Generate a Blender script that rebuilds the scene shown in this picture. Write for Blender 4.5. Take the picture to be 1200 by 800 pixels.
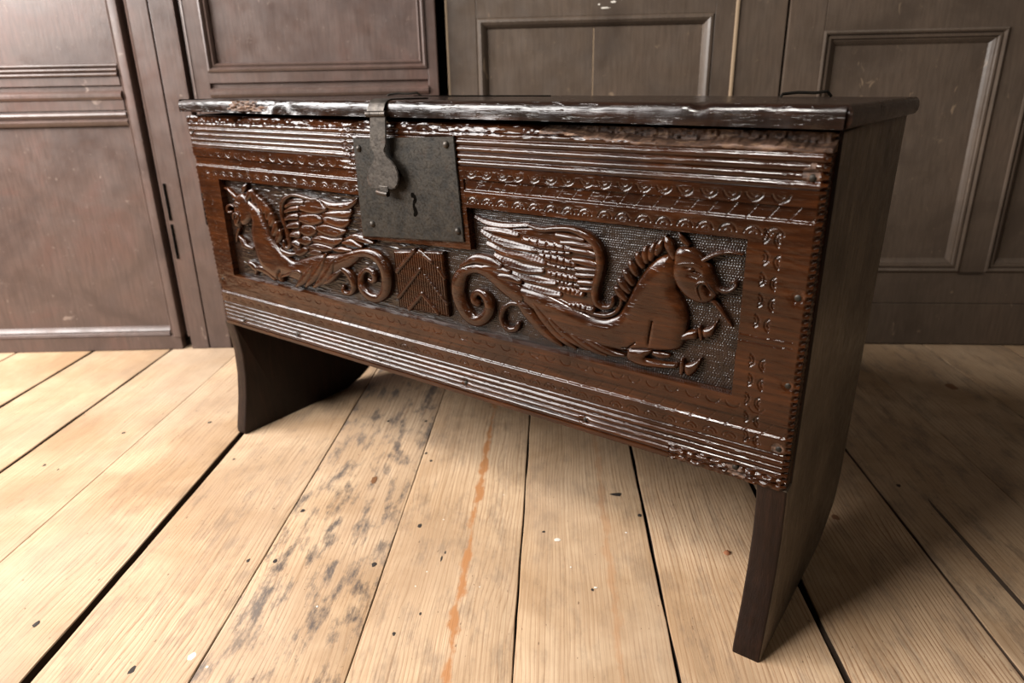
import bpy, bmesh, math, random
import numpy as np
from mathutils import Vector, Matrix
from mathutils.geometry import delaunay_2d_cdt

random.seed(7)
rng = np.random.default_rng(11)
scn = bpy.context.scene
col = scn.collection
for o in list(bpy.data.objects):
    bpy.data.objects.remove(o)

# ------------------------------------------------------------------ camera
cam_d = bpy.data.cameras.new('camera')
cam_d.sensor_width = 36.0
cam_d.lens = 821.74 / 1200 * 36.0
cam_d.clip_start = 0.05
cam_d.dof.use_dof = True
cam_d.dof.focus_distance = 0.97
cam_d.dof.aperture_fstop = 4.5
cam = bpy.data.objects.new('camera', cam_d)
col.objects.link(cam)
cam.location = (1.31442, -0.76790, 0.72263)
cam.rotation_euler = (math.radians(69.29276), math.radians(1.01526), math.radians(35.93909))
scn.camera = cam

# ------------------------------------------------------------------ light
world = bpy.data.worlds.new('world')
scn.world = world
world.use_nodes = True
bg = world.node_tree.nodes['Background']
bg.inputs[0].default_value = (1.0, 0.93, 0.84, 1)
bg.inputs[1].default_value = 0.022

def area(name, loc, target, sx, sy, power, color):
    l = bpy.data.lights.new(name, 'AREA')
    l.shape = 'RECTANGLE'
    l.size, l.size_y = sx, sy
    l.energy = power
    l.color = color
    o = bpy.data.objects.new(name, l)
    col.objects.link(o)
    o.location = loc
    o.rotation_euler = (Vector(target) - Vector(loc)).to_track_quat('-Z', 'Y').to_euler()
    return o
area('window_light_side', (-0.95, -1.4, 1.48), (0.1, 0.1, 0.25), 1.9, 1.0, 160, (1.0, 0.97, 0.945))
area('window_light_front', (0.4, -1.4, 2.3), (0.8, 0.2, 0.2), 0.4, 0.4, 46, (1.0, 0.955, 0.9))
area('fill_light_far_right', (3.4, -0.6, 2.9), (1.2, 0.4, 0.4), 1.4, 1.4, 11, (1.0, 0.88, 0.74))  # added fill to brighten the right end board and floor, no known source

vs = scn.view_settings
vs.view_transform = 'Standard'
vs.look = 'None'
vs.gamma = 1.0
vs.exposure = 0.1
vs.use_curve_mapping = False

# ------------------------------------------------------------------ helpers
def tag(o, label=None, cat=None, group=None, kind=None):
    if label: o['label'] = label
    if cat: o['category'] = cat
    if group: o['group'] = group
    if kind: o['kind'] = kind
    return o

def empty(name, loc=(0, 0, 0), rz=0.0):
    o = bpy.data.objects.new(name, None)
    o.empty_display_size = 0.05
    col.objects.link(o)
    o.location = loc
    o.rotation_euler = (0, 0, rz)
    return o

def mesh(name, verts, faces, mat, parent=None, smooth=False, sharp=None):
    me = bpy.data.meshes.new(name)
    me.from_pydata([tuple(map(float, v)) for v in verts], [], [tuple(map(int, f)) for f in faces])
    me.update()
    bm = bmesh.new(); bm.from_mesh(me)
    bmesh.ops.recalc_face_normals(bm, faces=bm.faces)
    bm.to_mesh(me); bm.free()
    if smooth:
        me.polygons.foreach_set('use_smooth', [True] * len(me.polygons))
        if sharp:
            me.set_sharp_from_angle(angle=math.radians(sharp))
    me.materials.append(mat)
    o = bpy.data.objects.new(name, me)
    col.objects.link(o)
    if parent: o.parent = parent
    return o

def box(name, lo, hi, mat, parent=None, bevel=0.0, seg=2):
    me = bpy.data.meshes.new(name)
    bm = bmesh.new()
    bmesh.ops.create_cube(bm, size=1.0)
    for v in bm.verts:
        v.co = Vector([lo[i] + (v.co[i] + .5) * (hi[i] - lo[i]) for i in range(3)])
    if bevel > 0:
        bmesh.ops.bevel(bm, geom=list(bm.edges), offset=bevel, segments=seg, affect='EDGES', profile=0.6)
    bmesh.ops.recalc_face_normals(bm, faces=bm.faces)
    bm.to_mesh(me); bm.free()
    me.materials.append(mat)
    o = bpy.data.objects.new(name, me)
    col.objects.link(o)
    if parent: o.parent = parent
    return o

def vnoise(x, y, seed=0):
    """smooth value noise in [-1,1] on numpy arrays"""
    x = np.asarray(x, float); y = np.asarray(y, float)
    xi = np.floor(x).astype(np.int64); yi = np.floor(y).astype(np.int64)
    fx = x - xi; fy = y - yi
    fx = fx * fx * (3 - 2 * fx); fy = fy * fy * (3 - 2 * fy)
    def h(a, b):
        n = (a * 374761393 + b * 668265263 + seed * 974634777) & 0xffffffff
        n = ((n ^ (n >> 13)) * 1274126177) & 0xffffffff
        return ((n ^ (n >> 16)) & 0xffff) / 32767.5 - 1
    return (h(xi, yi) * (1 - fx) + h(xi + 1, yi) * fx) * (1 - fy) + (h(xi, yi + 1) * (1 - fx) + h(xi + 1, yi + 1) * fx) * fy

def fbm(x, y, seed=0, o=3):
    s = 0; a = 1; t = 0
    for i in range(o):
        s = s + a * vnoise(np.asarray(x) * 2 ** i, np.asarray(y) * 2 ** i, seed + i); t += a; a *= .5
    return s / t

def sstep(a, b, x):
    t = np.clip((x - a) / (b - a), 0, 1)
    return t * t * (3 - 2 * t)

# ------------------------------------------------------------------ materials
class NT:
    def __init__(s, name):
        s.m = bpy.data.materials.new(name); s.m.use_nodes = True
        s.t = s.m.node_tree; s.b = s.t.nodes['Principled BSDF']
    def n(s, typ, **kw):
        nd = s.t.nodes.new(typ)
        for k, v in kw.items(): setattr(nd, k, v)
        return nd
    def l(s, a, b): s.t.links.new(a, b)
    def coord(s, scale=(1, 1, 1), rnd=False):
        tc = s.n('ShaderNodeTexCoord'); mp = s.n('ShaderNodeMapping')
        mp.inputs['Scale'].default_value = scale
        s.l(tc.outputs['Object'], mp.inputs['Vector'])
        if rnd:
            oi = s.n('ShaderNodeObjectInfo'); mu = s.n('ShaderNodeMath', operation='MULTIPLY'); mu.inputs[1].default_value = 37.0
            s.l(oi.outputs['Random'], mu.inputs[0]); cb = s.n('ShaderNodeCombineXYZ')
            s.l(mu.outputs[0], cb.inputs['Z']); s.l(mu.outputs[0], cb.inputs['X'])
            s.l(cb.outputs[0], mp.inputs['Location'])
        return mp.outputs[0]
    def noise(s, vec, scale, detail=4, rough=.55, dist=0.0):
        nd = s.n('ShaderNodeTexNoise'); nd.inputs['Scale'].default_value = scale
        nd.inputs['Detail'].default_value = detail; nd.inputs['Roughness'].default_value = rough
        nd.inputs['Distortion'].default_value = dist
        s.l(vec, nd.inputs['Vector']); return nd.outputs['Fac']
    def ramp(s, fac, stops, interp='LINEAR'):
        r = s.n('ShaderNodeValToRGB'); r.color_ramp.interpolation = interp
        e = r.color_ramp.elements
        while len(e) < len(stops): e.new(.5)
        for i, (p, c) in enumerate(stops):
            e[i].position = p
            e[i].color = (c, c, c, 1) if isinstance(c, (int, float)) else tuple(c) + (1,)
        s.l(fac, r.inputs[0]); return r.outputs[0]
    def mix(s, fac, a, b, mode='MIX'):
        m = s.n('ShaderNodeMix', data_type='RGBA', blend_type=mode)
        for v, i in ((fac, 0), (a, 6), (b, 7)):
            if hasattr(v, 'is_linked'): s.l(v, m.inputs[i])
            else: m.inputs[i].default_value = v if i == 0 else tuple(v) + (1,)
        return m.outputs[2]
    def math(s, op, a, b=None, c=None):
        m = s.n('ShaderNodeMath', operation=op)
        for i, v in enumerate((a, b, c)):
            if v is None: continue
            if hasattr(v, 'is_linked'): s.l(v, m.inputs[i])
            else: m.inputs[i].default_value = v
        return m.outputs[0]
    def attr(s, name):
        a = s.n('ShaderNodeAttribute', attribute_type='OBJECT', attribute_name=name); return a.outputs['Fac']
    def bump(s, h, strength, dist, prev=None):
        b = s.n('ShaderNodeBump'); b.inputs['Strength'].default_value = strength; b.inputs['Distance'].default_value = dist
        s.l(h, b.inputs['Height'])
        if prev: s.l(prev, b.inputs['Normal'])
        return b.outputs[0]
    def out(s, color=None, rough=None, normal=None, **kw):
        for v, k in ((color, 'Base Color'), (rough, 'Roughness'), (normal, 'Normal')):
            if v is None: continue
            if hasattr(v, 'is_linked'): s.l(v, s.b.inputs[k])
            else: s.b.inputs[k].default_value = v if not isinstance(v, tuple) else v + (1,)
        for k, v in kw.items(): s.b.inputs[k].default_value = v
        return s.m

def oak(name, axis='x', dark=(.010, .0034, .0015), mid=(.030, .0090, .0028), lite=(.066, .0192, .0052), r0=.11, r1=.25, bump=.06, spec=.34, pores=.25):
    s = NT(name)
    sc = {'x': (1, 14, 14), 'z': (14, 14, 1)}[axis]
    v = s.coord(sc)
    g = s.noise(v, 9, 6, .62, .35)
    fine = s.noise(s.coord({'x': (6, 90, 90), 'z': (90, 90, 6)}[axis]), 7, 3, .6)
    big = s.noise(s.coord(), 9, 3, .5)
    c = s.ramp(g, [(.22, dark), (.5, mid), (.8, lite)])
    c = s.mix(s.ramp(big, [(.38, .0), (.68, .75)]), c, dark)
    c = s.mix(s.ramp(fine, [(.56, 0.0), (.72, .4)]), c, dark)
    r = s.ramp(s.noise(s.coord(), 55, 4, .6), [(.3, r0), (.75, r1)])
    nb = s.bump(fine, bump, .0007)
    nb = s.bump(g, bump, .0012, nb)
    pr = s.ramp(s.noise(s.coord({'x': (45, 260, 420), 'z': (420, 260, 45)}[axis]), 1, 2, .5), [(.60, 1.0), (.70, 0.0)])
    nb = s.bump(pr, pores, .0009, nb)
    return s.out(c, r, nb, **{'Specular IOR Level': spec})

M = {}
M['oak'] = oak('carved_oak')
M['oak_lid'] = oak('lid_oak', 'x', (.006, .004, .003), (.014, .007, .0045), (.035, .014, .007), .14, .3, .25, .42, .7)
M['oak_side'] = oak('side_oak', 'z', (.045, .034, .024), (.13, .10, .072), (.23, .18, .13), .3, .5, .5, .5, .8)
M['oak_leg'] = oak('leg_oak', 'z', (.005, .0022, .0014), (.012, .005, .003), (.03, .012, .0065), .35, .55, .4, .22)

def mat_ground():
    s = NT('punched_ground_oak')
    v = s.coord((1, 1, 1))
    streak = s.noise(s.coord((30, 30, 330)), 1, 4, .6)
    h = streak
    c = s.ramp(s.noise(v, 40, 4), [(.3, (.006, .0032, .002)), (.7, (.020, .0095, .0055))])
    n = s.bump(h, .35, .0012)
    return s.out(c, .22, n, **{'Specular IOR Level': .42})
M['ground'] = mat_ground()

def mat_iron(name, base=(.010, .0085, .0065), hi=(.030, .0235, .0165), rust=(.05, .02, .009), metal=.6):
    s = NT(name)
    v = s.coord()
    a = s.noise(v, 60, 6, .65); b = s.noise(v, 260, 3, .6); big = s.noise(v, 14, 3)
    c = s.ramp(a, [(.35, base), (.7, hi)])
    c = s.mix(s.ramp(s.noise(v, 22, 5, .7), [(.58, 0.0), (.72, .5)]), c, rust)
    r = s.ramp(b, [(.3, .34), (.7, .62)])
    n = s.bump(a, .35, .001); n = s.bump(b, .4, .0006, n)
    return s.out(c, r, n, Metallic=metal)
M['iron'] = mat_iron('blackened_iron')
M['iron_hasp'] = mat_iron('worn_iron', (.03, .025, .021), (.075, .063, .052), (.07, .035, .02), .75)
M['black'] = NT('dark_void').out((.003, .0025, .002), .95, **{'Specular IOR Level': 0.0})

def mat_door(name, base, dark, lite, red, r0=.28, r1=.48):
    s = NT(name)
    v = s.coord(); vv = s.coord((10, 10, 1))
    a = s.noise(v, 5, 5, .6, .6); g = s.noise(vv, 14, 5, .6)
    c = s.ramp(a, [(.3, dark), (.52, base), (.75, red)])
    c = s.mix(s.ramp(g, [(.35, .55), (.6, 0.0)]), c, dark)
    # scuffs, dust and pale chips
    sp = s.noise(v, 46, 6, .72)
    c = s.mix(s.ramp(sp, [(.63, 0.0), (.72, .55)]), c, lite)
    chips = s.noise(s.coord((1, 1, .55)), 24, 3, .5, 1.2)
    c = s.mix(s.ramp(chips, [(.71, 0.0), (.75, .35)]), c, tuple(min(1, k * 1.7) for k in lite))
    r = s.ramp(s.noise(v, 20, 4), [(.3, r0), (.7, r1)])
    n = s.bump(g, .25, .0012); n = s.bump(sp, .25, .0012, n)
    return s.out(c, r, n, **{'Specular IOR Level': .45})
M['door_l'] = mat_door('aged_red_brown_door', (.092, .060, .049), (.055, .036, .030), (.22, .17, .14), (.108, .055, .043))
M['door_r'] = mat_door('aged_grey_brown_door', (.092, .066, .048), (.058, .041, .03), (.22, .155, .1), (.106, .073, .052))
M['chip'] = NT('bare_pine_edge').out((.3, .21, .13), .7)

def mat_floor():
    s = NT('worn_pine_boards')
    tone, grain, stain, streak, sy, grey, freq = [s.attr(k) for k in ('tone', 'grain_amt', 'stain', 'streak', 'streak_y', 'grey', 'ring_freq')]
    v = s.coord((1, 1, 1), True)
    low = s.noise(s.coord((.9, 3.2, 1), True), 2.2, 3, .5)
    # growth rings: distorted bands running along the board
    sep = s.n('ShaderNodeSeparateXYZ'); s.l(s.coord((1, 1, 1), True), sep.inputs[0])
    ph = s.math('ADD', s.math('MULTIPLY', sep.outputs['Y'], freq), s.math('MULTIPLY', low, 7.0))
    ph = s.math('ADD', ph, s.math('MULTIPLY', s.noise(s.coord((1.5, 22, 1), True), 1.6, 4, .6), 2.4))
    saw = s.math('FRACT', ph)
    ring = s.ramp(saw, [(0.0, 0.0), (.6, .06), (.82, .4), (.93, 1.0), (1.0, 0.0)])
    fib = s.noise(s.coord((.35, 110, 1), True), 5, 3, .6)
    blot = s.noise(v, 4.2, 5, .6, .4)
    c = s.ramp(fib, [(.3, (.40, .26, .15)), (.68, (.57, .41, .262))])
    c = s.mix(s.math('MULTIPLY', ring, s.math('MULTIPLY', grain, .9)), c, (.22, .105, .045))
    c = s.mix(s.ramp(blot, [(.36, .8), (.62, 0.0)]), c, (.31, .19, .10))
    c = s.mix(s.ramp(s.noise(v, 7, 4, .6), [(.55, 0.0), (.75, .4)]), c, (.60, .44, .28))
    # dirty grey/black wear
    dirt = s.noise(s.coord((5, 14, 1), True), 2.6, 6, .72)
    dm = s.ramp(dirt, [(.49, 0.0), (.64, 1.0)])
    c = s.mix(s.math('MULTIPLY', dm, stain), c, (.075, .055, .045))
    c = s.mix(s.math('MULTIPLY', s.ramp(s.noise(v, 3, 3), [(.4, 0.0), (.6, .5)]), grey), c, (.4, .32, .25))
    # resin streak along the board
    sep2 = s.n('ShaderNodeSeparateXYZ'); tc = s.n('ShaderNodeTexCoord'); s.l(tc.outputs['Object'], sep2.inputs[0])
    wob = s.math('MULTIPLY', s.math('SUBTRACT', s.noise(s.coord((7, 1, 1), True), 1.5, 3), .5), .022)
    d = s.math('ABSOLUTE', s.math('ADD', s.math('SUBTRACT', sep2.outputs['Y'], sy), wob))
    wid = s.math('MULTIPLY_ADD', s.noise(s.coord((14, 25, 1), True), 1.6, 4, .65), .036, -.0105)
    sm = s.ramp(s.math('MULTIPLY', s.math('SUBTRACT', wid, d), 160.0), [(0.0, 0.0), (1.0, 1.0)])
    c = s.mix(s.math('MULTIPLY', sm, s.math('MULTIPLY', streak, 1.0)), c, (.36, .165, .065))
    dark_specks = s.noise(s.coord((40, 90, 1), True), 2.2, 2, .4)
    c = s.mix(s.ramp(dark_specks, [(.73, 0.0), (.78, .75)]), c, (.1, .05, .025))
    tm = s.n('ShaderNodeVectorMath', operation='SCALE'); s.l(c, tm.inputs[0]); s.l(tone, tm.inputs['Scale'])
    r = s.ramp(s.noise(v, 9, 4), [(.3, .48), (.7, .68)])
    n = s.bump(s.math('MULTIPLY', saw, grain), .5, .0022)
    n = s.bump(fib, .3, .0009, n)
    return s.out(tm.outputs[0], r, n, **{'Specular IOR Level': .35})
M['floor'] = mat_floor()
M['subfloor'] = NT('dark_subfloor').out((.012, .008, .005), .9)
M['board_edge'] = NT('gap_shade_pine_edge').out((.05, .028, .015), .85)  # old dark edges, with the black shade of the gaps put into the colour
M['knot'] = NT('pine_knot').out((.16, .07, .028), .6)
M['hole'] = NT('rusted_nail_hole').out((.02, .013, .009), .8)
M['stain'] = NT('scorched_pine').out((.045, .028, .018), .7)
M['speck'] = NT('plaster_speck').out((.62, .57, .5), .8)
M['crumb'] = NT('rust_brown_crumb').out((.25, .09, .035), .8)
M['wall'] = NT('shadowed_plaster').out((.05, .042, .036), .9)
M['rough'] = None
def mat_rough():
    s = NT('splintered_oak')
    v = s.coord((1, 3, 3))
    a = s.noise(v, 45, 6, .7)
    c = s.ramp(a, [(.35, (.02, .01, .006)), (.55, (.10, .05, .028)), (.72, (.26, .16, .09))])
    return s.out(c, .6, s.bump(a, .8, .003))
M['rough'] = mat_rough()

# ------------------------------------------------------------------ floor
DT = math.radians(122.8)
DV = (math.cos(DT), math.sin(DT)); NV = (DV[1], -DV[0])
def fl(t, n, z=0.0):
    return (DV[0] * t + NV[0] * n, DV[1] * t + NV[1] * n, z)
floor = box('floor', (-3.2, -2.4, -.09), (3.6, 3.2, -.05), M['subfloor'])
tag(floor, 'dark sub-floor under wide worn pine floorboards', 'floor', kind='structure')
T0, T1 = -2.1, 1.25
#        n0     n1    gap0  gap1  tone grain stain streak sy grey dz
BOARDS = [(-1.30, -1.075, .002, .003, 1.02, .45, .1, 0, 0, .3, 0),
          (-1.075, -.86, .002, .003, 1.00, .5, .2, 0, 0, .3, .001),
          (-.86, -.64, .003, .009, 1.03, .45, .1, 0, 0, .3, 0),
          (-.64, -.414, .009, .007, .93, .45, .15, 0, 0, .4, 0),
          (-.414, -.205, .007, .0006, .92, .6, .15, 0, 0, .7, 0),
          (-.205, .008, .0006, .012, .93, .8, .2, 0, 0, .5, .0005),
          (.008, .222, .012, .0010, .94, .9, .35, 0, 0, .3, 0),
          (.222, .424, .0010, .0012, .93, .9, 1.0, 0, 0, .4, -.0005),
          (.424, .639, .0012, .0035, .97, .7, .35, 1, .021, .2, .0005),
          (.639, .852, .0035, .0045, .96, .6, .25, .35, .035, .3, 0),
          (.852, 1.064, .0045, .010, .90, 1.35, .3, 0, 0, .2, .0006),
          (1.064, 1.287, .010, .0015, .86, 1.5, .35, 0, 0, .2, -.002),
          (1.287, 1.51, .0015, .0016, .80, .7, .5, 0, 0, .3, .0015),
          (1.51, 1.725, .0016, .002, .82, .8, .5, 0, 0, .3, 0),
          (1.725, 1.94, .002, .003, .85, .8, .4, 0, 0, .3, 0),
          (1.94, 2.16, .003, .003, .85, .8, .4, 0, 0, .3, 0),
          (2.16, 2.38, .003, .003, .85, .8, .4, 0, 0, .3, 0),
          (2.38, 2.60, .003, .003, .86, .8, .4, 0, 0, .3, 0),
          (2.60, 2.82, .003, .003, .84, .8, .4, 0, 0, .3, 0)]
board_objs = []
for bi, (n0, n1, g0, g1, tone, gr, st, sk, sy, gy, dz) in enumerate(BOARDS):
    nc = (n0 + n1) / 2
    NS = 136
    verts = []; faces = []
    ts = np.linspace(T0, T1, NS)
    e0 = n0 + g0 / 2 + vnoise(ts * 9, ts * 0 + bi * 3.1, 5) * min(.0012, g0 * .45) + vnoise(ts * 40, ts * 0 + bi, 8) * min(.0006, g0 * .25)
    e1 = n1 - g1 / 2 + vnoise(ts * 9, ts * 0 + bi * 5.7, 6) * min(.0012, g1 * .45) + vnoise(ts * 40, ts * 0 + bi, 9) * min(.0006, g1 * .25)
    for i, t in enumerate(ts):
        a, b = e0[i] - nc, e1[i] - nc
        w = b - a
        prof = [(a, -.024), (a, -.0022), (a + .0012, -.0006), (a + .006, 0)]
        prof += [(a + w * k, -.0006 * math.sin(math.pi * k) * (1 if bi % 2 else -.4)) for k in (.25, .5, .75)]
        prof += [(b - .006, 0), (b - .0012, -.0006), (b, -.0022), (b, -.024)]
        verts += [(-t, y, z + dz) for y, z in prof]
    P = 11
    for i in range(NS - 1):
        for j in range(P - 1):
            faces.append((i * P + j, i * P + j + 1, (i + 1) * P + j + 1, (i + 1) * P + j))
    faces.append(tuple(range(P))); faces.append(tuple((NS - 1) * P + j for j in range(P)))
    o = mesh('floor_board', verts, faces, M['floor'], floor, True, 35)
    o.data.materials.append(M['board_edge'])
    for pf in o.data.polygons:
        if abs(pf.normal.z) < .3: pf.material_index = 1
    o.location = (NV[0] * nc, NV[1] * nc, 0)
    o.rotation_euler = (0, 0, math.atan2(-DV[1], -DV[0]))
    for k, v in (('tone', tone), ('grain_amt', gr), ('stain', st), ('streak', sk), ('streak_y', sy), ('grey', gy), ('ring_freq', {10: 150, 11: 140, 6: 130, 7: 120, 8: 140, 9: 165, 12: 110}.get(bi, 115))):
        o[k] = float(v)
    board_objs.append((n0, n1, nc, o, dz))

def blob(name, t, n, rx, ry, h, mat, seed, parent=True):
    """low irregular lump lying in / on a board; child of that board"""
    for n0, n1, nc, bo, dz in board_objs:
        if n0 <= n < n1: break
    r = random.Random(seed); K = 11; verts = [(0, 0, h)]; faces = []
    for ring, (f, z) in enumerate(((.6, h * .8), (1, 0))):
        rr = random.Random(seed)
        for k in range(K):
            a = 2 * math.pi * k / K; q = f * (1 + rr.uniform(-.25, .25))
            verts.append((math.cos(a) * rx * q, math.sin(a) * ry * q, z))
    for k in range(K):
        faces.append((0, 1 + k, 1 + (k + 1) % K)); faces.append((1 + k, 1 + K + k, 1 + K + (k + 1) % K, 1 + (k + 1) % K))
    o = mesh(name, verts, faces, mat, bo if parent else None, True)
    if parent: o.location = (-t, n - nc, dz + .0001)
    else:
        o.location = fl(t, n, dz + .0001); o.rotation_euler = (0, 0, math.atan2(-DV[1], -DV[0]))
    return o
for i, (t, n, rx, ry) in enumerate([(-.452, .407, .006, .0042), (-.309, .242, .006, .004), (.026, -.087, .005, .004), (-.101, .43, .004, .003), (-.131, .445, .004, .003),
        (-.449, .244, .005, .003), (-.349, .461, .006, .0035), (-.436, .512, .009, .002), (-.42, .516, .005, .002), (-.359, .675, .003, .003), (-.242, .807, .0055, .011),
        (.044, .405, .004, .003), (.042, .319, .004, .003), (-.307, .842, .005, .004), (-.674, .137, .010, .005), (-.599, -.049, .008, .004), (-.167, -.342, .006, .004),
        (-.183, -.302, .005, .003), (-.027, -.258, .006, .004), (-.134, .039, .004, .003), (-.45, .2, .005, .003), (-.5, .75, .003, .002), (-.56, .5, .004, .002), (-.6, .47, .004, .0025), (-.2, 1.33, .005, .004), (-.1, 1.22, .005, .004)]):
    blob('nail_hole', t, n, rx, ry, .0003, M['hole'], 30 + i)
for i, (t, n, rx, ry) in enumerate([(-.38, .698, .007, .007), (-.357, .814, .003, .003), (-.65, .205, .011, .007), (-.549, .345, .003, .0025), (-.468, .494, .003, .002), (-.495, .755, .003, .004), (-.449, .719, .003, .002), (-.502, .482, .003, .002), (-.666, .234, .003, .003), (-.25, .6, .002, .002), (-.5, .58, .002, .002), (-.33, .5, .002, .003)]):
    blob('plaster_speck', t, n, rx * .65, ry * .65, .0003, M['speck'], 80 + i)
o = blob('wood_crumb', -.407, .97, .006, .005, .004, M['crumb'], 5, False)
tag(o, 'tiny rust-brown crumb on the floor left of the near chest leg', 'crumb')
for i, (t, n, rx, ry) in enumerate([(.25, 1.655, .022, .013), (-.373, .548, .006, .006), (-.204, .346, .012, .006), (-.30, 1.18, .008, .006), (.05, .07, .012, .007), (-.52, .12, .008, .005)]):
    blob('knot', t, n, rx, ry, .0001, M['knot'], 200 + i)
o = blob('scorch_streak', -.42, 1.361, .26, .0055, .0002, M['stain'], 12)

# ------------------------------------------------------------------ panelled doors behind
wall = box('wall_back', (-3.0, .34, -.03), (3.2, .4, 2.4), M['wall'])
wall.location = (-.2, .45, 0); wall.rotation_euler = (0, 0, math.radians(34.3))
tag(wall, 'dark shadowed wall behind the panelled doors', 'wall', kind='structure')

def door(name, label, base, ang):
    e = empty(name, (base[0], base[1], 0), math.radians(ang))
    return tag(e, label, 'door', kind='structure')
def vprofile(name, prof, z0, z1, mat, parent):
    v = [(s, y, z0) for s, y in prof] + [(s, y, z1) for s, y in prof]
    n = len(prof); f = [(i, i + 1, n + i + 1, n + i) for i in range(n - 1)]
    return mesh(name, v, f + [tuple(range(n)), tuple(range(n, 2 * n))], mat, parent, True, 28)
def hprofile(name, prof, s0, s1, mat, parent):
    v = [(s0, y, z) for z, y in prof] + [(s1, y, z) for z, y in prof]
    n = len(prof); f = [(i, i + 1, n + i + 1, n + i) for i in range(n - 1)]
    return mesh(name, v, f + [tuple(range(n)), tuple(range(n, 2 * n))], mat, parent, True, 28)
def ring_mould(name, s0, s1, z0, z1, prof, mat, parent):
    v = []; f = []
    for d, y in prof:
        v += [(s0 + d, y, z0 + d), (s1 - d, y, z0 + d), (s1 - d, y, z1 - d), (s0 + d, y, z1 - d)]
    for i in range(len(prof) - 1):
        for k in range(4):
            f.append((i * 4 + k, i * 4 + (k + 1) % 4, (i + 1) * 4 + (k + 1) % 4, (i + 1) * 4 + k))
    return mesh(name, v, f, mat, parent, False)

PL = (-.57861, .19867); PR = (1.02895, 1.30371)
ml, mr = M['door_l'], M['door_r']
# bead mouldings (z, depth): depth negative is proud of the frame
def bead3(za, zb, y0, y1):
    h = (zb - za); p = [(za, y1)]
    for i in range(3):
        a = za + h * i / 3; b = za + h * (i + 1) / 3; yy = y0 + (y1 - y0) * (0.15 + .3 * i if False else 0)
        lev = [-.004, -.001, .005][i] if za < zb else 0
        for k in range(5):
            u = k / 4
            p.append((a + (b - a) * u, lev - .004 * math.sin(math.pi * u) + (.003 if k in (0, 4) else 0)))
    p.append((zb, y1)); return p
STILE_M = [(-.030, .016), (-.0295, .006), (-.026, .002), (-.022, .003), (-.018, -.003), (-.006, -.006), (.002, -.005), (.0045, .0), (.0050, .034), (.0185, .034), (.0190, .003), (.023, -.001), (.027, .0), (.027, .04), (-.03, .04)]

d1 = door('door_1', 'red-brown panelled door leaf at the far left of the chest', PL, 37.0)
box('upper_panel', (-.95, .015, .765), (-.026, .028, 1.55), ml, d1)
box('lower_panel', (-.95, .015, .058), (-.026, .028, .628), ml, d1)
hprofile('lock_rail_moulding', bead3(.740, .772, 0, .016), -.95, -.029, ml, d1)
hprofile('lock_rail', [(.66, .016), (.66, .0), (.684, .0), (.686, -.004), (.692, -.008), (.698, -.008), (.703, -.004), (.706, .002), (.708, .007), (.717, .007), (.720, .0), (.7405, .0), (.7405, .016)], -.95, -.0285, ml, d1)
hprofile('lock_rail_moulding', [(.62, .016), (.621, .006), (.626, .001), (.632, -.001), (.636, .003), (.638, .006), (.642, .001), (.648, -.003), (.653, -.001), (.656, .004), (.661, .006), (.661, .016)], -.95, -.0287, ml, d1)
hprofile('bottom_moulding', [(.042, .016), (.042, .0), (.046, -.004), (.052, -.002), (.055, .003), (.058, .002), (.064, .006), (.069, .015)], -.95, -.0292, ml, d1)
box('bottom_rail', (-.95, -.001, .001), (.0, .028, .043), ml, d1, .002)
vprofile('stile_moulding', STILE_M, .040, 1.6, ml, d1)
box('stile', (.026, .0, .001), (.0755, .028, 1.6), ml, d1, .002)
for z0, z1 in ((.374, .472), (.268, .363)):
    box('hinge_leaf', (.031, -.003, z0), (.038, .004, z1), M['black'], d1, .001)

d2 = door('door_2', 'red-brown panelled door leaf directly behind the left end of the chest', PL, 37.0)
box('stile', (.079, .0, .001), (.137, .028, 1.6), ml, d2, .002)
vprofile('stile_moulding', [(.1365, .02), (.1365, .0), (.139, -.002), (.1405, .004), (.141, .03), (.148, .03), (.149, .009), (.154, .008), (.156, .0), (.160, -.002), (.160, .04)], .001, 1.6, ml, d2)
box('inner_stile', (.1595, .0, .001), (.1985, .028, 1.6), ml, d2, .002)
ring_mould('panel_moulding', .198, .752, .745, 1.5, [(0, 0), (.001, -.004), (.006, -.006), (.010, -.002), (.012, .003), (.017, .000), (.021, .006), (.022, .016)], ml, d2)
box('upper_panel', (.205, .0155, .75), (.748, .026, 1.5), ml, d2)
hprofile('lock_rail', [(.60, .016), (.60, .0), (.684, .0), (.686, -.004), (.692, -.008), (.698, -.008), (.703, -.004), (.706, .002), (.708, .008), (.717, .008), (.720, .0), (.746, .0), (.746, .016)], .197, .752, ml, d2)
box('lower_panel', (.20, .012, .10), (.75, .026, .61), ml, d2)
box('bottom_rail', (.198, .0, .001), (.752, .028, .11), ml, d2, .002)
box('stile', (.7515, .0, .001), (.778, .028, 1.6), ml, d2, .003)
box('hinge_leaf', (.128, -.002, .36), (.133, .004, .47), M['black'], d2, .001)

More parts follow.
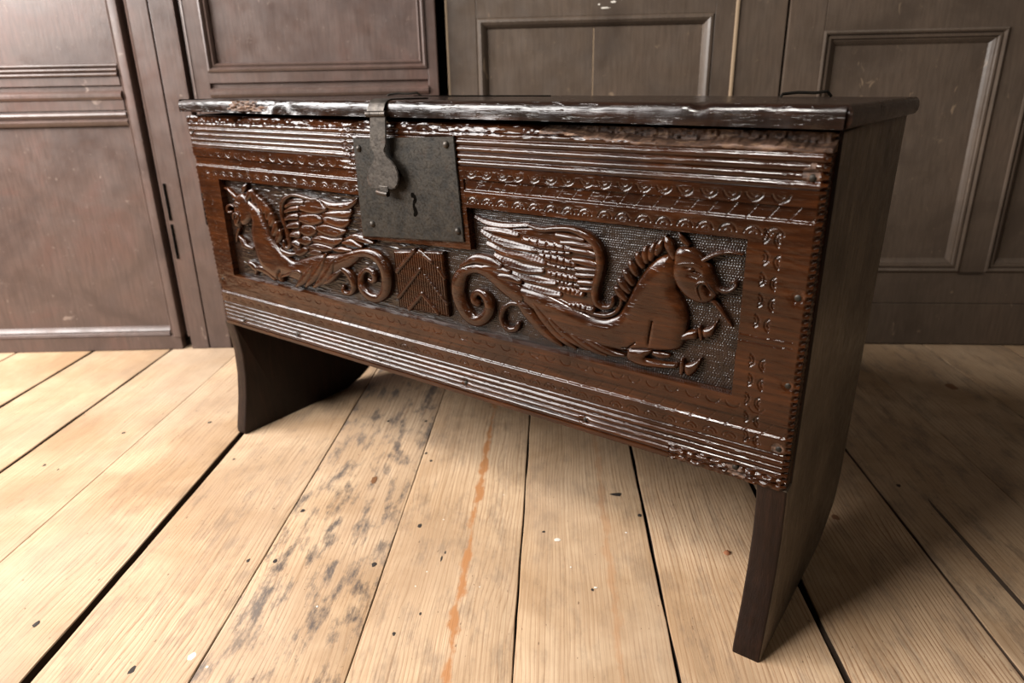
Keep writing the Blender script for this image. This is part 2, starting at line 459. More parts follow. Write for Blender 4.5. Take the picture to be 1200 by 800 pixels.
PM = [(0, 0), (.001, -.0035), (.005, -.005), (.009, -.003), (.0105, .002), (.013, .002), (.0145, -.001), (.019, -.0005), (.0215, .004), (.024, .0045), (.030, .009), (.036, .0145)]
PMR = [(0, 0), (.002, .001), (.006, -.003), (.012, -.004), (.018, .000), (.024, .007), (.027, .012), (.029, .013)]
d3 = door('door_3', 'grey-brown door leaf behind the middle of the chest lid', PR, 31.5)
box('stile', (-1.153, .0, .001), (-1.075, .03, 1.7), mr, d3, .003)
box('stile', (-.487, .0, .001), (-.4395, .03, 1.7), mr, d3, .001)
box('edge_bead', (-.4395, -.003, .001), (-.4305, .03, 1.7), M['chip'], d3, .003)
box('stile', (-.4305, .002, .001), (-.316, .03, 1.7), mr, d3, .002)
box('middle_rail', (-1.075, .0, .86), (-.487, .03, .985), mr, d3, .0005)
box('bottom_rail', (-1.075, .0, .001), (-.487, .03, .212), mr, d3, .0005)
ring_mould('panel_moulding', -1.076, -.486, .21, .862, PMR, mr, d3)
box('panel_board', (-1.06, .0125, .225), (-.7835, .026, .848), mr, d3)
box('panel_board', (-.7805, .0125, .225), (-.5, .026, .848), mr, d3)
box('joint_strip', (-.7836, .0135, .225), (-.7804, .02, .848), M['chip'], d3)
ring_mould('panel_moulding', -1.076, -.486, .983, 1.6, PMR, mr, d3)
box('upper_panel', (-1.06, .0125, .99), (-.5, .026, 1.59), mr, d3)
box('edge_chip', (-1.154, -.0012, .45), (-1.1475, .01, 1.6), M['chip'], d3, .003)

d4 = door('door_4', 'shadowed grey-brown panelled door leaf at the right, beyond the chest end', PR, 31.5)
box('stile', (-.3105, .0, .001), (-.223, .03, 1.7), mr, d4, .003)
box('stile', (.205, .0, .2), (.2725, .03, 1.7), mr, d4, .0005)
box('stile', (.66, .0, .001), (.8, .03, 1.7), mr, d4, .002)
box('middle_rail', (-.223, .0, .812), (.205, .03, .95), mr, d4, .0005)
box('middle_rail', (.2725, .0, .812), (.66, .03, .95), mr, d4, .0005)
box('bottom_rail', (-.223, .0, .122), (.66, .03, .211), mr, d4, .001)
box('kick_board', (-.223, -.001, .003), (.66, .03, .1205), mr, d4, .0015)
for s0, s1 in ((-.224, .206), (.2715, .661)):
    ring_mould('panel_moulding', s0, s1, .21, .813, PM, mr, d4)
    box('panel', (s0 + .02, .0138, .23), (s1 - .02, .026, .80), mr, d4)
    ring_mould('panel_moulding', s0, s1, .949, 1.6, PM, mr, d4)
    box('panel', (s0 + .02, .0138, .96), (s1 - .02, .026, 1.59), mr, d4)

def plain_leaf(name, label, base, ang, s0, s1, mat):
    d = door(name, label, base, ang)
    for a, b in ((s0, s0 + .08), (s1 - .08, s1)):
        box('stile', (a, .0, .001), (b, .03, 1.7), mat, d, .002)
    for z0, z1 in ((.001, .2), (.81, .95), (1.6, 1.7)):
        box('rail', (s0 + .08, .0, z0), (s1 - .08, .03, z1), mat, d, .001)
    for z0, z1 in ((.2, .81), (.95, 1.6)):
        ring_mould('panel_moulding', s0 + .079, s1 - .079, z0 - .001, z1 + .001, PM, mat, d)
        box('panel', (s0 + .1, .0138, z0 + .02), (s1 - .1, .026, z1 - .02), mat, d)
plain_leaf('door_5', 'red-brown panelled door leaf beyond the left edge of the view', PL, 37.0, -1.75, -.955, ml)
plain_leaf('door_6', 'grey-brown panelled door leaf beyond the right edge of the view', PR, 31.5, .806, 1.75, mr)

for s_, z_, w_, h_, sd in ((-.735, .889, .012, .005, 1), (-.755, .876, .020, .004, 2), (-.715, .897, .008, .006, 3), (-.77, .884, .007, .003, 4)):
    rr_ = random.Random(sd); K = 12
    v = [(s_, -.0004, z_)] + [(s_ + w_ * math.cos(2 * math.pi * k / K) * rr_.uniform(.6, 1.2), .0003, z_ + h_ * math.sin(2 * math.pi * k / K) * rr_.uniform(.6, 1.2)) for k in range(K)]
    mesh('paint_smear', v, [(0, 1 + k, 1 + (k + 1) % K) for k in range(K)], M['speck'], d3)

# ------------------------------------------------------------------ the chest
chest = empty('carved_chest')
tag(chest, 'dark carved oak plank chest with two winged horses and iron lock', 'chest')
GY = .0120            # depth of the sunken panel ground
XL0, XL1 = .0095, -.0145   # left edge of front board, bottom / top
ZB, ZT = .252, .664
XR = 1.149
PX0, PX1, PZ0, PZ1 = .0653, 1.0744, .3612, .5496

def height(x, z):
    """outward relief (m) of the front board's own surface"""
    h = np.zeros_like(x)
    def ridges(za, zb, per, amp):
        m = (z > za) & (z < zb)
        u = ((z - za) % per) / per
        c = amp * (np.abs(np.sin(math.pi * u)) ** .8 - 1)
        h[m] = np.minimum(h, c)[m]
    ridges(.2585, .3005, .0084, .0028)
    ridges(.6065, .6532, .00934, .0030)
    # chamfered bands with a slanted hatch
    for za, zb in ((.3195, .3370), (.5725, .5890)):
        m = (z > za) & (z < zb)
        u = (z - za) / (zb - za)
        s = -.0027 - .0003 * u
        s = np.where(u < .16, -.0027 * u / .16, s)
        h[m] = s[m]
        k = ((x - (z - za) * .75) % .0225) / .0225
        g = m & (np.abs(k - .5) < .035) & (x > .3)
        h[g] -= .00045
    # punched crescents
    def arcs(cx, cz, r, a0, a1, wid=.0009, dep=.0008):
        dx = x - cx; dz = z - cz
        m = (np.abs(dx) < r + .003) & (np.abs(dz) < r + .003)
        if not m.any(): return
        d = np.abs(np.hypot(dx[m], dz[m]) - r); a = np.degrees(np.arctan2(dz[m], dx[m])) % 360
        inside = ((a - a0) % 360) < ((a1 - a0) % 360)
        hh = h[m]; hh[(d < wid) & inside] -= dep; h[m] = hh
    rr = random.Random(4)
    xx = .03
    while xx < 1.13:
        w = rr.uniform(-.0012, .0012); f = (.75 + .4 * rr.random()) * (.55 if xx < .45 else 1.0)
        arcs(xx + w, .6025, .0096, 190, 350, .0009, .0010 * f); arcs(xx + w, .6015, .0040, 200, 340, .0007, .0005 * f)
        arcs(xx - w, .5555, .0098, 10, 170, .0009, .0011 * f); arcs(xx - w, .5562, .0042, 10, 170, .0007, .0007)
        arcs(xx + w, .3552, .0090, 195, 345, .0009, .0006 * f)
        arcs(xx + w, .3035, .0092, 15, 165, .0010, .0007 * f); arcs(xx + w, .304, .0045, 10, 170, .0009, .0005 * f)
        xx += .0262
    for i in range(11):
        zz = .556 - i * .0243
        if abs(zz - .44) < .008: continue
        w = rr.uniform(-.002, .002)
        arcs(1.0895 + w, zz, .0080, 290, 70, .0012, .0011); arcs(1.1125 + w, zz - .003, .0080, 110, 250, .0012, .0011)
        arcs(1.0905 + w, zz, .0038, 290, 70, .001, .0008); arcs(1.1115 + w, zz - .003, .0038, 110, 250, .001, .0009)
        if i % 2 == 0: arcs(.026 + w, zz, .0075, 290, 70, .0011, .0006)
    for zz in (.4405, .4325):
        m = (np.abs(z - zz - .0004 * np.sin(x * 90)) < .0008) & (x > 1.077) & (x < 1.136)
        h[m] -= .0008
    # sunken panels, less the block left standing behind the lock
    patch = (x > .4515) & (x < .664 + (.648 - z) * .098) & (z > .4795 + (x - .45) * .041) & (z < .65)
    pan = (x > PX0) & (x < PX1) & (z > PZ0) & (z < PZ1)
    rec = pan & ~patch
    h[patch & (z < .605)] = -.0002
    h[rec] = -GY
    # age: undulation, dents, bruised nails
    h += np.where(rec, 0, .0004 * fbm(x * 22, z * 60, 3) + .0001 * fbm(x * 90, z * 300, 5, 2))
    dents = [(-.001, .632), (.657, .2728), (.465, .243), (1.0875, .2657), (.8735, .2704), (1.1356, .306), (1.1367, .388), (1.135, .492), (.0, .512), (.004, .415), (.025, .347), (.071, .266), (.243, .2711), (1.136, .623), (.43, .625), (.44, .612), (.452, .60)]
    for (cx, cz) in dents:
        d = np.hypot(x - cx, (z - cz) * 1.15) + .0015 * vnoise(x * 500, z * 500, 21)
        h -= .0028 * np.exp(-(d / .0062) ** 2) - .0022 * np.exp(-(d / .0030) ** 2)
    # splintered stretches of the ridges
    m = (np.abs(x - .432) < .03) & (z > .59)
    h[m] += (.0014 * vnoise(x * 150, z * 300, 9) * np.exp(-((x - .44) / .02) ** 2))[m]
    m = (x > 1.0) & (z < .272)
    h[m] += (.002 * vnoise(x * 160, z * 380, 31))[m]
    m = (z > .648) & ~((x > 1.14))
    h[m] += (.0009 * vnoise(x * 50, z * 200, 41) + .0006 * vnoise(x * 160, z * 300, 43))[m]
    # ragged top edge, more broken away towards the right
    top = .6615 + .0018 * vnoise(x * 14, x * 0, 51) + .0016 * vnoise(x * 60, x * 0, 52) - .0120 * sstep(.72, .98, x)
    top = top - .006 * np.exp(-((x - .148) / .006) ** 2)
    over = z - top
    h = np.where(over > 0, -.004 - .015 * np.clip(over / .005, 0, 1) + .002 * vnoise(x * 260, z * 260, 61), h)
    # notched right-hand arris, worn left-hand arris
    e = x - (XR - .0065)
    nt = .5 + .5 * np.sin(z * 2 * math.pi / .0083 + 1.5 * vnoise(z * 40, z * 0, 71))
    h = np.where(e > 0, h - (e / .0065) * (.0012 + .0062 * nt), h)
    xl = XL0 + (XL1 - XL0) * (z - ZB) / (ZT - ZB)
    e2 = (xl + .005) - x
    nt2 = .5 + .5 * np.sin(z * 2 * math.pi / .0095)
    h = np.where(e2 > 0, h - e2 / .005 * (.001 + .0028 * nt2), h)
    return h, rec

NX, NZ = 1480, 500
U, V = np.meshgrid(np.linspace(0, 1, NX), np.linspace(0, 1, NZ), indexing='ij')
Zg = ZB + V * (ZT - ZB)
XLg = XL0 + (XL1 - XL0) * V
Xg = XLg + U * (XR - XLg)
Hg, Rg = height(Xg, Zg)
def grid_mesh(name, cellmask, mat, parent, skirt):
    idx = np.arange(NX * NZ).reshape(NX, NZ)
    a, b, c, d = idx[:-1, :-1], idx[1:, :-1], idx[1:, 1:], idx[:-1, 1:]
    q = np.stack([a, b, c, d], -1)[cellmask].reshape(-1, 4)
    used = np.unique(q); remap = np.full(NX * NZ, -1, np.int64); remap[used] = np.arange(len(used))
    co = np.stack([Xg.ravel(), -Hg.ravel(), Zg.ravel()], 1)[used]
    q = remap[q]
    if skirt:   # carry the rim of the board back to its rear face
        rim = np.concatenate([idx[:, 0], idx[-1, 1:], idx[-2::-1, -1], idx[0, -2:0:-1]])
        base = len(co); n = len(rim)
        bc = np.stack([Xg.ravel()[rim], np.full(n, .024), Zg.ravel()[rim]], 1)
        co = np.concatenate([co, bc]); k = np.arange(n)
        q = np.concatenate([q, np.stack([remap[rim], base + k, base + (k + 1) % n, remap[np.roll(rim, -1)]], 1)])
        # rear face closed by one box below
    me = bpy.data.meshes.new(name)
    me.vertices.add(len(co)); me.vertices.foreach_set('co', co.astype(np.float32).ravel())
    me.loops.add(q.size); me.loops.foreach_set('vertex_index', q.astype(np.int32).ravel())
    me.polygons.add(len(q)); me.polygons.foreach_set('loop_start', np.arange(0, q.size, 4, dtype=np.int32))
    me.update(calc_edges=True); me.validate()
    me.polygons.foreach_set('use_smooth', np.ones(len(me.polygons), bool))
    me.set_sharp_from_angle(angle=math.radians(62))
    me.materials.append(mat)
    o = bpy.data.objects.new(name, me); col.objects.link(o)
    if parent: o.parent = parent
    return o
cr = Rg[:-1, :-1] & Rg[1:, :-1] & Rg[1:, 1:] & Rg[:-1, 1:]
front = grid_mesh('front_board', ~cr, M['oak'], chest, True)
front.data.materials.append(M['rough'])
_c = np.empty(len(front.data.polygons) * 3, np.float32); front.data.polygons.foreach_get('center', _c); _c = _c.reshape(-1, 3)
_top = .6615 - .0120 * sstep(.72, .98, _c[:, 0])
_nz = fbm(_c[:, 0] * 60, _c[:, 2] * 160, 90)
_br = ((_c[:, 2] > _top - .004 + .004 * _nz) & (_c[:, 0] > .8)) | (np.hypot(_c[:, 0] - 1.133, (_c[:, 2] - .622)) < .006 + .011 * _nz) | (np.hypot((_c[:, 0] - 1.088) * .5, _c[:, 2] - .262) < .006 + .004 * _nz) | (np.hypot(_c[:, 0] - 1.135, _c[:, 2] - .306) < .006 + .004 * _nz)
front.data.polygons.foreach_set('material_index', _br.astype(np.int32))
# sunken ground: struck all over with a small punch on the right, scraped along the grain on the left
def ground_mesh():
    nx, nz = 1300, 244
    x, z = np.meshgrid(np.linspace(PX0 - .002, PX1 + .002, nx), np.linspace(PZ0 - .002, PZ1 + .002, nz), indexing='ij')
    wx = x + .0006 * vnoise(x * 160, z * 160, 101); wz = z + .0006 * vnoise(x * 160, z * 160, 102)
    row = np.floor(wz / .0031)
    fx = ((wx / .0033 + .5 * (row % 2) + .3 * vnoise(row * 3.7, x * 20, 105)) % 1.0) - .5; fz = ((wz / .0031) % 1.0) - .5
    d = np.hypot(fx, fz)
    dep = .6 + .4 * vnoise(wx / .0033, wz / .0031, 104)
    punch = -.0014 * dep * np.clip(1 - (d / .46) ** 2, 0, 1)
    scrape = .00045 * vnoise(x * 45, z * 520, 103) + .00025 * vnoise(x * 120, z * 900, 107)
    k = sstep(.50, .70, x)
    hh = k * punch + (1 - .75 * k) * scrape + .0003 * fbm(x * 40, z * 40, 106)
    co = np.stack([x.ravel(), (GY - hh).ravel(), z.ravel()], 1)
    idx = np.arange(nx * nz).reshape(nx, nz)
    q = np.stack([idx[:-1, :-1], idx[1:, :-1], idx[1:, 1:], idx[:-1, 1:]], -1).reshape(-1, 4)
    me = bpy.data.meshes.new('sunken_ground')
    me.vertices.add(len(co)); me.vertices.foreach_set('co', co.astype(np.float32).ravel())
    me.loops.add(q.size); me.loops.foreach_set('vertex_index', q.astype(np.int32).ravel())
    me.polygons.add(len(q)); me.polygons.foreach_set('loop_start', np.arange(0, q.size, 4, dtype=np.int32))
    me.update(calc_edges=True)
    me.polygons.foreach_set('use_smooth', np.ones(len(me.polygons), bool))
    me.materials.append(M['ground'])
    o = bpy.data.objects.new('sunken_ground', me); col.objects.link(o); o.parent = front
    return o
gnd = ground_mesh()
gnd['label'] = 'dark punched background of the carved panel'
box('front_board_core', (.002, .0145, ZB + .002), (XR - .008, .0238, ZT - .014), M['oak_side'], front)

# ---- relief carving tools (millimetres in the plane of the front)
def smooth_outline(p, step=2.2):
    p = np.array(p, float); n = len(p); out = []
    for i in range(n):
        a, b, c, d = p[i - 1], p[i], p[(i + 1) % n], p[(i + 2) % n]
        k = max(1, int(np.linalg.norm(c - b) / step))
        for j in range(k):
            t = j / k
            out.append(.5 * ((2 * b) + (-a + c) * t + (2 * a - 5 * b + 4 * c - d) * t * t + (-a + 3 * b - 3 * c + d) * t ** 3))
    return np.array(out)
def seg_dist(P, A, B):
    AB = B - A; L = (AB ** 2).sum(-1) + 1e-12
    t = np.clip(((P[:, None] - A[None]) * AB[None]).sum(-1) / L[None], 0, 1)
    return np.sqrt((((A[None] + t[..., None] * AB[None]) - P[:, None]) ** 2).sum(-1))
def inside(P, O):
    x, y = P[:, 0][:, None], P[:, 1][:, None]
    x0, y0 = O[:, 0][None], O[:, 1][None]; x1, y1 = np.roll(O[:, 0], -1)[None], np.roll(O[:, 1], -1)[None]
    c = ((y0 > y) != (y1 > y)) & (x < (x1 - x0) * (y - y0) / (y1 - y0 + 1e-12) + x0)
    return c.sum(1) % 2 == 1
def relief(name, pts, lift, dome, rad, mat, parent, grooves=(), grid=4.0, tilt=0.0, smooth=True, base=None):
    """solid relief from an outline: side wall up to `lift`, then a rounded shoulder of height `dome`"""
    lift += 2.5 if base is None else 0
    base = GY * 1000 if base is None else base
    O = smooth_outline(pts) if smooth else np.array(pts, float)
    area2 = (O[:, 0] * np.roll(O[:, 1], -1) - np.roll(O[:, 0], -1) * O[:, 1]).sum()
    if area2 < 0: O = O[::-1]
    T = np.roll(O, -1, 0) - np.roll(O, 1, 0); T /= np.linalg.norm(T, axis=1)[:, None] + 1e-9
    N = np.stack([-T[:, 1], T[:, 0]], 1)
    A, B = O, np.roll(O, -1, 0)
    cand = []
    for f in (.12, .3, .55, .85):
        q = O + N * rad * f
        keep = inside(q, O); q = q[keep]
        if len(q):
            dd = seg_dist(q, A, B).min(1); cand.append(q[dd > rad * f * .93])
    lo, hi = O.min(0), O.max(0)
    gx, gz = np.meshgrid(np.arange(lo[0], hi[0], grid), np.arange(lo[1], hi[1], grid))
    g = np.stack([gx.ravel() + rng.uniform(-.4, .4, gx.size), gz.ravel() + rng.uniform(-.4, .4, gx.size)], 1)
    if len(g):
        g = g[inside(g, O)]
        if len(g):
            dd = seg_dist(g, A, B).min(1); cand.append(g[dd > rad * .95])
    for gr, gw, gd in grooves:
        gp = np.array(gr, float)
        for i in range(len(gp) - 1):
            L = np.linalg.norm(gp[i + 1] - gp[i]); k = max(2, int(L / 1.6)); t = np.linspace(0, 1, k)[:, None]
            c = gp[i] + (gp[i + 1] - gp[i]) * t; dv = (gp[i + 1] - gp[i]) / (L + 1e-9); nn = np.array([-dv[1], dv[0]])
            for off in (-gw, -gw * .4, 0, gw * .4, gw):
                q = c + nn * off; q = q[inside(q, O)]
                if len(q): cand.append(q[seg_dist(q, A, B).min(1) > .8])
    I = np.concatenate(cand) if cand else np.zeros((0, 2))
    allp = np.concatenate([O, I]); n = len(O)
    vv, ee, ff, ov, oe, of = delaunay_2d_cdt([Vector(p) for p in allp], [], [list(range(n))], 1, 1e-4)
    W = np.array([[v.x, v.y] for v in vv])
    d = seg_dist(W, A, B).min(1)
    u = np.clip(d / rad, 0, 1)
    h = lift + dome * np.sqrt(np.maximum(0, 1 - (1 - u) ** 2))
    if tilt:
        cz = (W[:, 1] - lo[1]) / (hi[1] - lo[1] + 1e-9); h = h + tilt * (cz - .5) * u
    for gr, gw, gd in grooves:
        gp = np.array(gr, float); dd = seg_dist(W, gp[:-1], gp[1:]).min(1)
        h = h - gd * np.exp(-(dd / gw) ** 2 * 2.2)
    h = np.maximum(h, .2)
    verts = [(w[0] / 1000, (base - hh) / 1000, w[1] / 1000) for w, hh in zip(W, h)]
    nb = len(verts); faces = [tuple(f) for f in ff]
    bd = [i for i in range(len(W)) if d[i] < 1e-3]
    # boundary edges get a wall down to the ground
    cnt = {}
    for f in faces:
        for i in range(len(f)):
            k = tuple(sorted((f[i], f[(i + 1) % len(f)]))); cnt[k] = cnt.get(k, 0) + 1
    mp = {}
    for (a, b), c in cnt.items():
        if c == 1:
            for k in (a, b):
                if k not in mp:
                    mp[k] = len(verts); verts.append((W[k][0] / 1000, (base + .6) / 1000, W[k][1] / 1000))
            faces.append((a, b, mp[b], mp[a]))
    return mesh(name, verts, faces, mat, parent, True, 66)

def strand(name, pts, lift, k, mat, parent, ticks=None, cap=6.0, notch=0, flat=1.0, base=None, tilt=0.0, wide=1.0):
    """solid strand along a spine of (x, z, width): rounded cross-section on a low wall"""
    lift += 2.5 if base is None else 0
    base = GY * 1000 if base is None else base
    p = np.array(pts, float); p[:, 2] *= wide
    ext = [2 * p[0] - p[1]] + list(p) + [2 * p[-1] - p[-2]]
    C = []
    for i in range(1, len(ext) - 2):
        a, b, c, d = ext[i - 1], ext[i], ext[i + 1], ext[i + 2]
        L = np.linalg.norm((c - b)[:2]); n = max(3, int(L / (1.4 if notch or ticks else 2.0)))
        for j in range(n):
            t = j / n
            C.append(.5 * ((2 * b) + (-a + c) * t + (2 * a - 5 * b + 4 * c - d) * t * t + (-a + 3 * b - 3 * c + d) * t ** 3))
    C.append(np.array(ext[-2])); C = np.array(C); C[:, 2] = np.maximum(C[:, 2], .8)
    # rounded ends
    seg = np.r_[0, np.cumsum(np.linalg.norm(np.diff(C[:, :2], axis=0), axis=1))]; S = seg[-1]
    r0, r1 = C[0, 2] / 2, C[-1, 2] / 2
    T = np.gradient(C[:, :2], axis=0); T /= np.linalg.norm(T, axis=1)[:, None] + 1e-9
    pre = [np.r_[C[0, :2] - T[0] * r0 * f, C[0, 2] * math.sqrt(1 - f * f)] for f in (.98, .8, .45)]
    post = [np.r_[C[-1, :2] + T[-1] * r1 * f, C[-1, 2] * math.sqrt(1 - f * f)] for f in (.45, .8, .98)]
    C = np.concatenate([pre, C, post]); T = np.concatenate([[T[0]] * 3, T, [T[-1]] * 3])
    seg = np.r_[0, np.cumsum(np.linalg.norm(np.diff(C[:, :2], axis=0), axis=1))]; S = seg[-1]
    N = np.stack([-T[:, 1], T[:, 0]], 1)
    K = 11; verts = []; faces = []
    for i in range(len(C)):
        w = C[i, 2]; hgt = min(cap, k * w)
        row = [(C[i, :2] - N[i] * w / 2, base + .6)]
        for j in range(K):
            th = math.pi * j / (K - 1)
            off = -math.cos(th) * w / 2; hh = lift + hgt * math.sin(th) ** flat
            hh -= tilt * (N[i, 1] * off) / (w / 2 + 1e-9) * min(1, w / 8)
            if notch:
                ph = (seg[i] / S * notch + .12 * (off / (w + 1e-9))) % 1.0
                hh -= (1.3 if ph < .16 else 0) * math.sin(th)
            if ticks:
                hh -= .24 * max(0, math.sin(2 * math.pi * (seg[i] / ticks - abs(off) / (w + 1e-9) * 1.1))) * math.sin(th)
                if abs(off) < w * .08: hh -= .5
            row.append((C[i, :2] + N[i] * off, base - hh))
        row.append((C[i, :2] + N[i] * w / 2, base + .6))
        verts += [(q[0] / 1000, y / 1000, q[1] / 1000) for q, y in row]
    R_ = K + 2
    for i in range(len(C) - 1):
        for j in range(R_ - 1):
            faces.append((i * R_ + j, i * R_ + j + 1, (i + 1) * R_ + j + 1, (i + 1) * R_ + j))
    faces.append(tuple(range(R_))); faces.append(tuple((len(C) - 1) * R_ + j for j in range(R_)))
    return mesh(name, verts, faces, mat, parent, True, 60)

